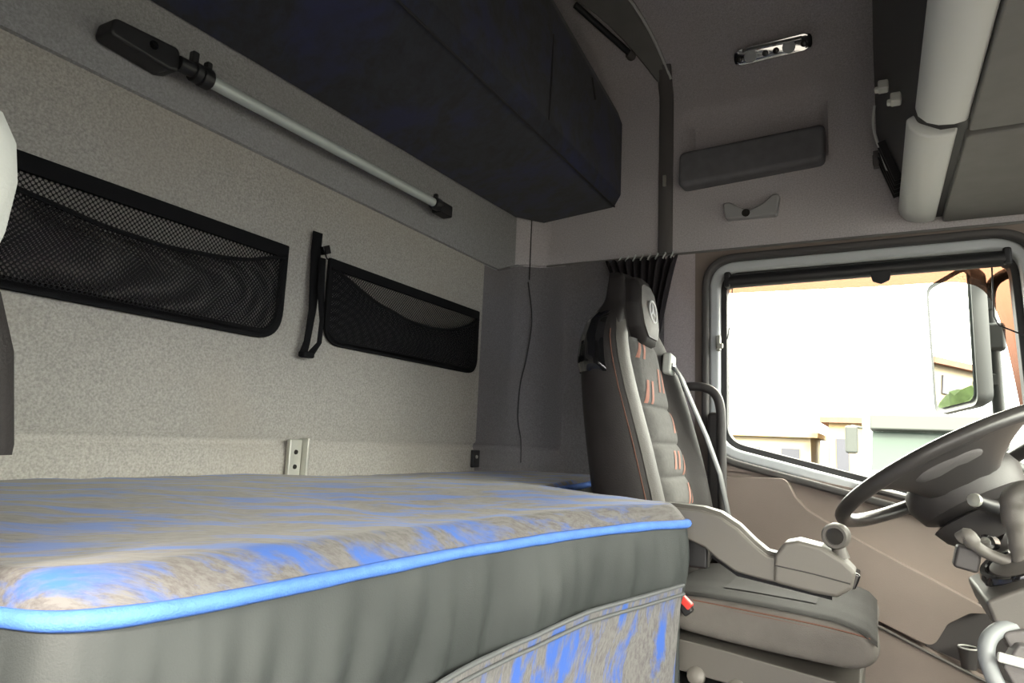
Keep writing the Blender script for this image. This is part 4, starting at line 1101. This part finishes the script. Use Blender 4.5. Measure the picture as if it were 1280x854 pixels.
# ------------------------------------------------------------------ gear lever and centre dash console
gc = thing('dash_console', 'dark dashboard console with gear lever at the lower right', 'dashboard console', (0.30, 1.36, 0.0))
bodyp = [(0.130, 0.752), (0.165, 0.772), (0.215, 0.800), (0.60, 0.92), (1.1, 0.92), (1.1, 0.02), (0.36, 0.02), (0.225, 0.52), (0.175, 0.66), (0.140, 0.722)]
make('console_body', MB().prism(bodyp, 'xz', 1.20, 1.42), M['mid_plastic'], gc, bev=0.006)
make('boot_ring', MB().lathe((0.185, 1.30, 0.792), (-0.42, -0.25, 0.85), [(0.052, -0.03), (0.054, 0.0), (0.050, 0.008), (0.043, 0.008), (0.040, 0.002)], 24), M['gloss_black'], gc)
make('boot_disc', MB().lathe((0.185, 1.30, 0.795), (-0.42, -0.25, 0.85), [(0.040, -0.01), (0.038, 0.004), (0.02, 0.009), (0.002, 0.009)], 22), M['mid_plastic'], gc)
gl = make('gear_lever', MB().tube(catmull([(0.185, 1.295, 0.800), (0.184, 1.29, 0.835), (0.180, 1.285, 0.870), (0.184, 1.285, 0.895), (0.205, 1.29, 0.905), (0.235, 1.30, 0.902)], 5),
     [0.009] * 3 + [0.012] * 5 + [0.0155] * 5 + [0.0175] * 5 + [0.0185] * 5 + [0.017] * 3, 14), M['mid_plastic'], gc)
gl['label'] = 'hooked grey gear lever knob'
make('park_lever', MB().tube(catmull([(0.112, 1.30, 0.826), (0.122, 1.295, 0.832), (0.132, 1.295, 0.818), (0.150, 1.30, 0.806), (0.175, 1.30, 0.798)], 5), [0.010] * 4 + [0.012] * 6 + [0.009] * 11, 12), M['arm_plastic'], gc)
make('ignition_key', MB().lathe((0.150, 1.32, 0.822), (-0.4, -0.9, 0.1), [(0.012, -0.02), (0.012, 0.004), (0.008, 0.008), (0.002, 0.008)], 14), M['chrome'], gc)
make('switch_block', MB().box((0.122, 1.32, 0.795), (0.034, 0.03, 0.036), Matrix.Rotation(R(12), 3, 'Y')), M['dark_plastic'], gc, bev=0.005)
make('side_cover', MB().prism(rpoly([(0.145, 0.715), (0.215, 0.735), (0.42, 0.74), (0.42, 0.50), (0.225, 0.52), (0.172, 0.66)], 0.008, 4), 'xz', 1.186, 1.202), M['trim_grey'], gc, bev=0.004)
# curved grey tray rim
tr_ = catmull([(0.175, 1.215, 0.722), (0.148, 1.20, 0.718), (0.130, 1.185, 0.704), (0.126, 1.175, 0.680), (0.136, 1.165, 0.648), (0.156, 1.155, 0.618), (0.19, 1.15, 0.59), (0.25, 1.15, 0.57)], 6)
make('tray_rim', MB().tube(tr_, 0.0105, 10), mat('rim_grey', (0.20, 0.215, 0.225), 0.5), gc)
make('tray', MB().prism([(0.16, 0.706), (0.40, 0.72), (0.40, 0.58), (0.215, 0.585), (0.165, 0.63), (0.142, 0.675)], 'xz', 1.165, 1.20), M['trim_grey'], gc, bev=0.004)
make('tray_divider', MB().box((0.185, 1.160, 0.682), (0.10, 0.012, 0.012), Matrix.Rotation(R(8), 3, 'Y')), M['cover_light'], gc, bev=0.003)

# ------------------------------------------------------------------ outside world
ZG = -1.12
solo('ground', MB().span((-70, -40, ZG - 0.1), (70, 90, ZG)), M['asphalt'], 'pale paved yard outside', 'ground', smooth=False)['kind'] = 'structure'
def truck(loc, label, seed, paint):
    t = thing('parked_truck', label, 'truck', (loc[0], loc[1], ZG), 'trucks parked in the yard')
    x, y = loc; z = ZG
    cabp = [(y, z + 0.75), (y - 0.04, z + 1.8), (y + 0.10, z + 2.75), (y + 0.45, z + 3.12), (y + 2.1, z + 3.18), (y + 2.1, z + 0.75)]
    make('cab', MB().prism(rpoly(cabp, 0.08, 4), 'yz', x - 1.2, x + 1.2), paint, t, bev=0.05, seg=3)
    make('windscreen', MB().loft([[(x - 1.05, y - 0.05, z + 1.75), (x + 1.05, y - 0.05, z + 1.75), (x + 1.0, y + 0.07, z + 2.6), (x - 1.0, y + 0.07, z + 2.6)], [(x - 1.05, y + 0.0, z + 1.75), (x + 1.05, y + 0.0, z + 1.75), (x + 1.0, y + 0.12, z + 2.6), (x - 1.0, y + 0.12, z + 2.6)]]), M['truck_glass'], t)
    make('sun_visor', MB().box((x, y - 0.08, z + 2.78), (2.1, 0.22, 0.34), Matrix.Rotation(R(-14), 3, 'X')), M['grey_paint'], t, bev=0.04)
    make('bumper', MB().box((x, y - 0.06, z + 0.62), (2.4, 0.30, 0.5)), M['grey_paint'], t, bev=0.06)
    make('grille', MB().box((x, y - 0.06, z + 1.25), (1.7, 0.1, 0.55)), M['dark_glass'], t, bev=0.03)
    for s, c in ((-1, M['grey_paint']), (1, M['white_paint'])):
        mr_ = make('mirror', MB().box((x + s * 1.42, y - 0.12, z + 2.4), (0.26, 0.16, 0.62 if s < 0 else 0.66)), c, t, bev=0.06)
        make('mirror_bracket', MB().tube([(x + s * 1.2, y - 0.02, z + 2.66), (x + s * 1.42, y - 0.10, z + 2.70)], 0.03, 8), M['grey_paint'], mr_)
    for s in (-1, 1):
        make('wheel', MB().lathe((x + s * 1.02, y + 0.9, z + 0.5), (s, 0, 0), [(0.28, 0.17), (0.48, 0.17), (0.5, 0.1), (0.5, -0.1), (0.48, -0.17), (0.28, -0.17)], 24), M['rubber'], t)
    make('chassis', MB().span((x - 0.45, y + 0.5, z + 0.55), (x + 0.45, y + 4.5, z + 0.85)), M['dark_plastic'], t)
    make('load_box', MB().span((x - 1.22, y + 2.3, z + 0.9), (x + 1.22, y + 6.0, z + 2.7)), paint, t, bev=0.03)
    return t
truck((0.95, 17.0), 'white truck with grey sun visor parked outside opposite the window', 1, M['white_paint'])
def building(loc, size, wallm, label, rows, cols, roof):
    x, y = loc; w, d_, h = size; z = ZG
    t = thing('building', label, 'building', (x, y, z))
    make('walls', MB().span((x - w / 2, y, z), (x + w / 2, y + d_, z + h)), wallm, t, smooth=False)
    make('roof', MB().span((x - w / 2 - 0.4, y - 0.4, z + h), (x + w / 2 + 0.4, y + d_ + 0.4, z + h + 0.3)), roof, t, smooth=False)
    for r in range(rows):
        for c in range(cols):
            cx = x - w / 2 + w * (c + 0.5) / cols; cz = z + h * (r + 0.55) / rows
            make('window', MB().box((cx, y, cz), (w / cols * 0.45, 0.2, h / rows * 0.45)), M['dark_glass'], t, smooth=False)
            make('window', MB().box((x - w / 2, y + d_ * (c + .5) / cols, cz), (0.2, d_ / cols * .4, h / rows * 0.45)), M['dark_glass'], t, smooth=False)
    return t
building((-0.9, 40), (2.6, 8, 3.7), M['yellow_wall'], 'small yellow building beyond the parked truck', 1, 2, M['red_tile'])
building((-7.5, 42), (8.5, 8, 2.9), M['cream_wall'], 'low cream building with yellow canopy far outside the window', 1, 4, M['yellow_wall'])
building((-33, 24), (9, 8, 8), M['cream_wall'], 'cream apartment house seen reflected in the wing mirror', 4, 4, M['red_tile'])
def tree(x, y, h, label):
    t = thing('tree', label, 'tree', (x, y, ZG), 'trees at the yard edge')
    make('trunk', MB().tube([(x, y, ZG), (x + .1, y, ZG + h * .5), (x, y + .1, ZG + h * .8)], [0.18, 0.13, 0.06], 8), M['bark'], t)
    bm = bmesh.new(); bmesh.ops.create_icosphere(bm, subdivisions=4, radius=h * 0.3)
    vs = []
    for v in bm.verts:
        n = v.co.normalized(); k = 1 + 0.35 * mnoise.noise(n * 2.3 + Vector((x, y, 0))) + 0.18 * mnoise.noise(n * 7 + Vector((x, y, 0)))
        vs.append(Vector((x, y, ZG + h * .7)) + v.co * k)
    bm.verts.index_update()
    make('crown', MB().add(vs, [tuple(v.index for v in f.verts) for f in bm.faces]), M['leaf'], t); bm.free()
tree(-22, 17.5, 5.5, 'leafy tree in front of the cream apartment house')
tree(-25, 14.0, 6.5, 'leafy tree at the yard edge left of the apartment house')

# ------------------------------------------------------------------ light
w = bpy.data.worlds.new('World'); scene.world = w; w.use_nodes = True
bg = w.node_tree.nodes['Background']
wt = w.node_tree
tcw = wt.nodes.new('ShaderNodeTexCoord'); sxyz = wt.nodes.new('ShaderNodeSeparateXYZ')
wt.links.new(tcw.outputs['Generated'], sxyz.inputs[0])
ramp = wt.nodes.new('ShaderNodeValToRGB'); wt.links.new(sxyz.outputs['Z'], ramp.inputs['Fac'])
ramp.color_ramp.elements[0].position = 0.0; ramp.color_ramp.elements[0].color = (0.13, 0.133, 0.14, 1)
e_ = ramp.color_ramp.elements.new(0.08); e_.color = (0.20, 0.20, 0.205, 1)
ramp.color_ramp.elements[2].position = 0.26; ramp.color_ramp.elements[2].color = (1.0, 0.94, 0.81, 1)
wt.links.new(ramp.outputs['Color'], bg.inputs['Color'])
bg.inputs['Strength'].default_value = 26.0
sun = bpy.data.lights.new('sun', 'SUN'); sun.energy = 12.0; sun.angle = R(7); sun.color = (1, 0.90, 0.76)
so = bpy.data.objects.new('sun', sun); COL.objects.link(so)
so.rotation_euler = Vector((-0.36, 0.85, -0.58)).to_track_quat('-Z', 'Y').to_euler()

# ------------------------------------------------------------------ camera
cam = bpy.data.cameras.new('camera'); co = bpy.data.objects.new('camera', cam); COL.objects.link(co)
fpx = 840.0
cam.sensor_width = 36.0; cam.lens = 36.0 * fpx / 1280.0; cam.clip_start = 0.02; cam.clip_end = 300
yaw, pit, rol = R(-28.5), R(8.3), R(2.5)
F = Vector((math.sin(yaw) * math.cos(pit), math.cos(yaw) * math.cos(pit), math.sin(pit)))
rt = Vector((math.cos(yaw), -math.sin(yaw), 0)); up = rt.cross(F)
Rt = rt * math.cos(rol) + up * math.sin(rol); U = -rt * math.sin(rol) + up * math.cos(rol)
mw = Matrix((Rt, U, -F)).transposed().to_4x4(); mw.translation = (0, 0, 0.95)
co.matrix_world = mw
scene.camera = co

# ------------------------------------------------------------------ render look
vs_ = scene.view_settings
scene.display_settings.display_device = 'sRGB'
vs_.view_transform = 'Standard'; vs_.look = 'None'; vs_.gamma = 1.0; vs_.use_curve_mapping = False
vs_.exposure = 0.0
scene.cycles.use_denoising = True
scene.cycles.max_bounces = 10; scene.cycles.diffuse_bounces = 6
scene.cycles.transparent_max_bounces = 16
scene.cycles.sample_clamp_indirect = 8.0
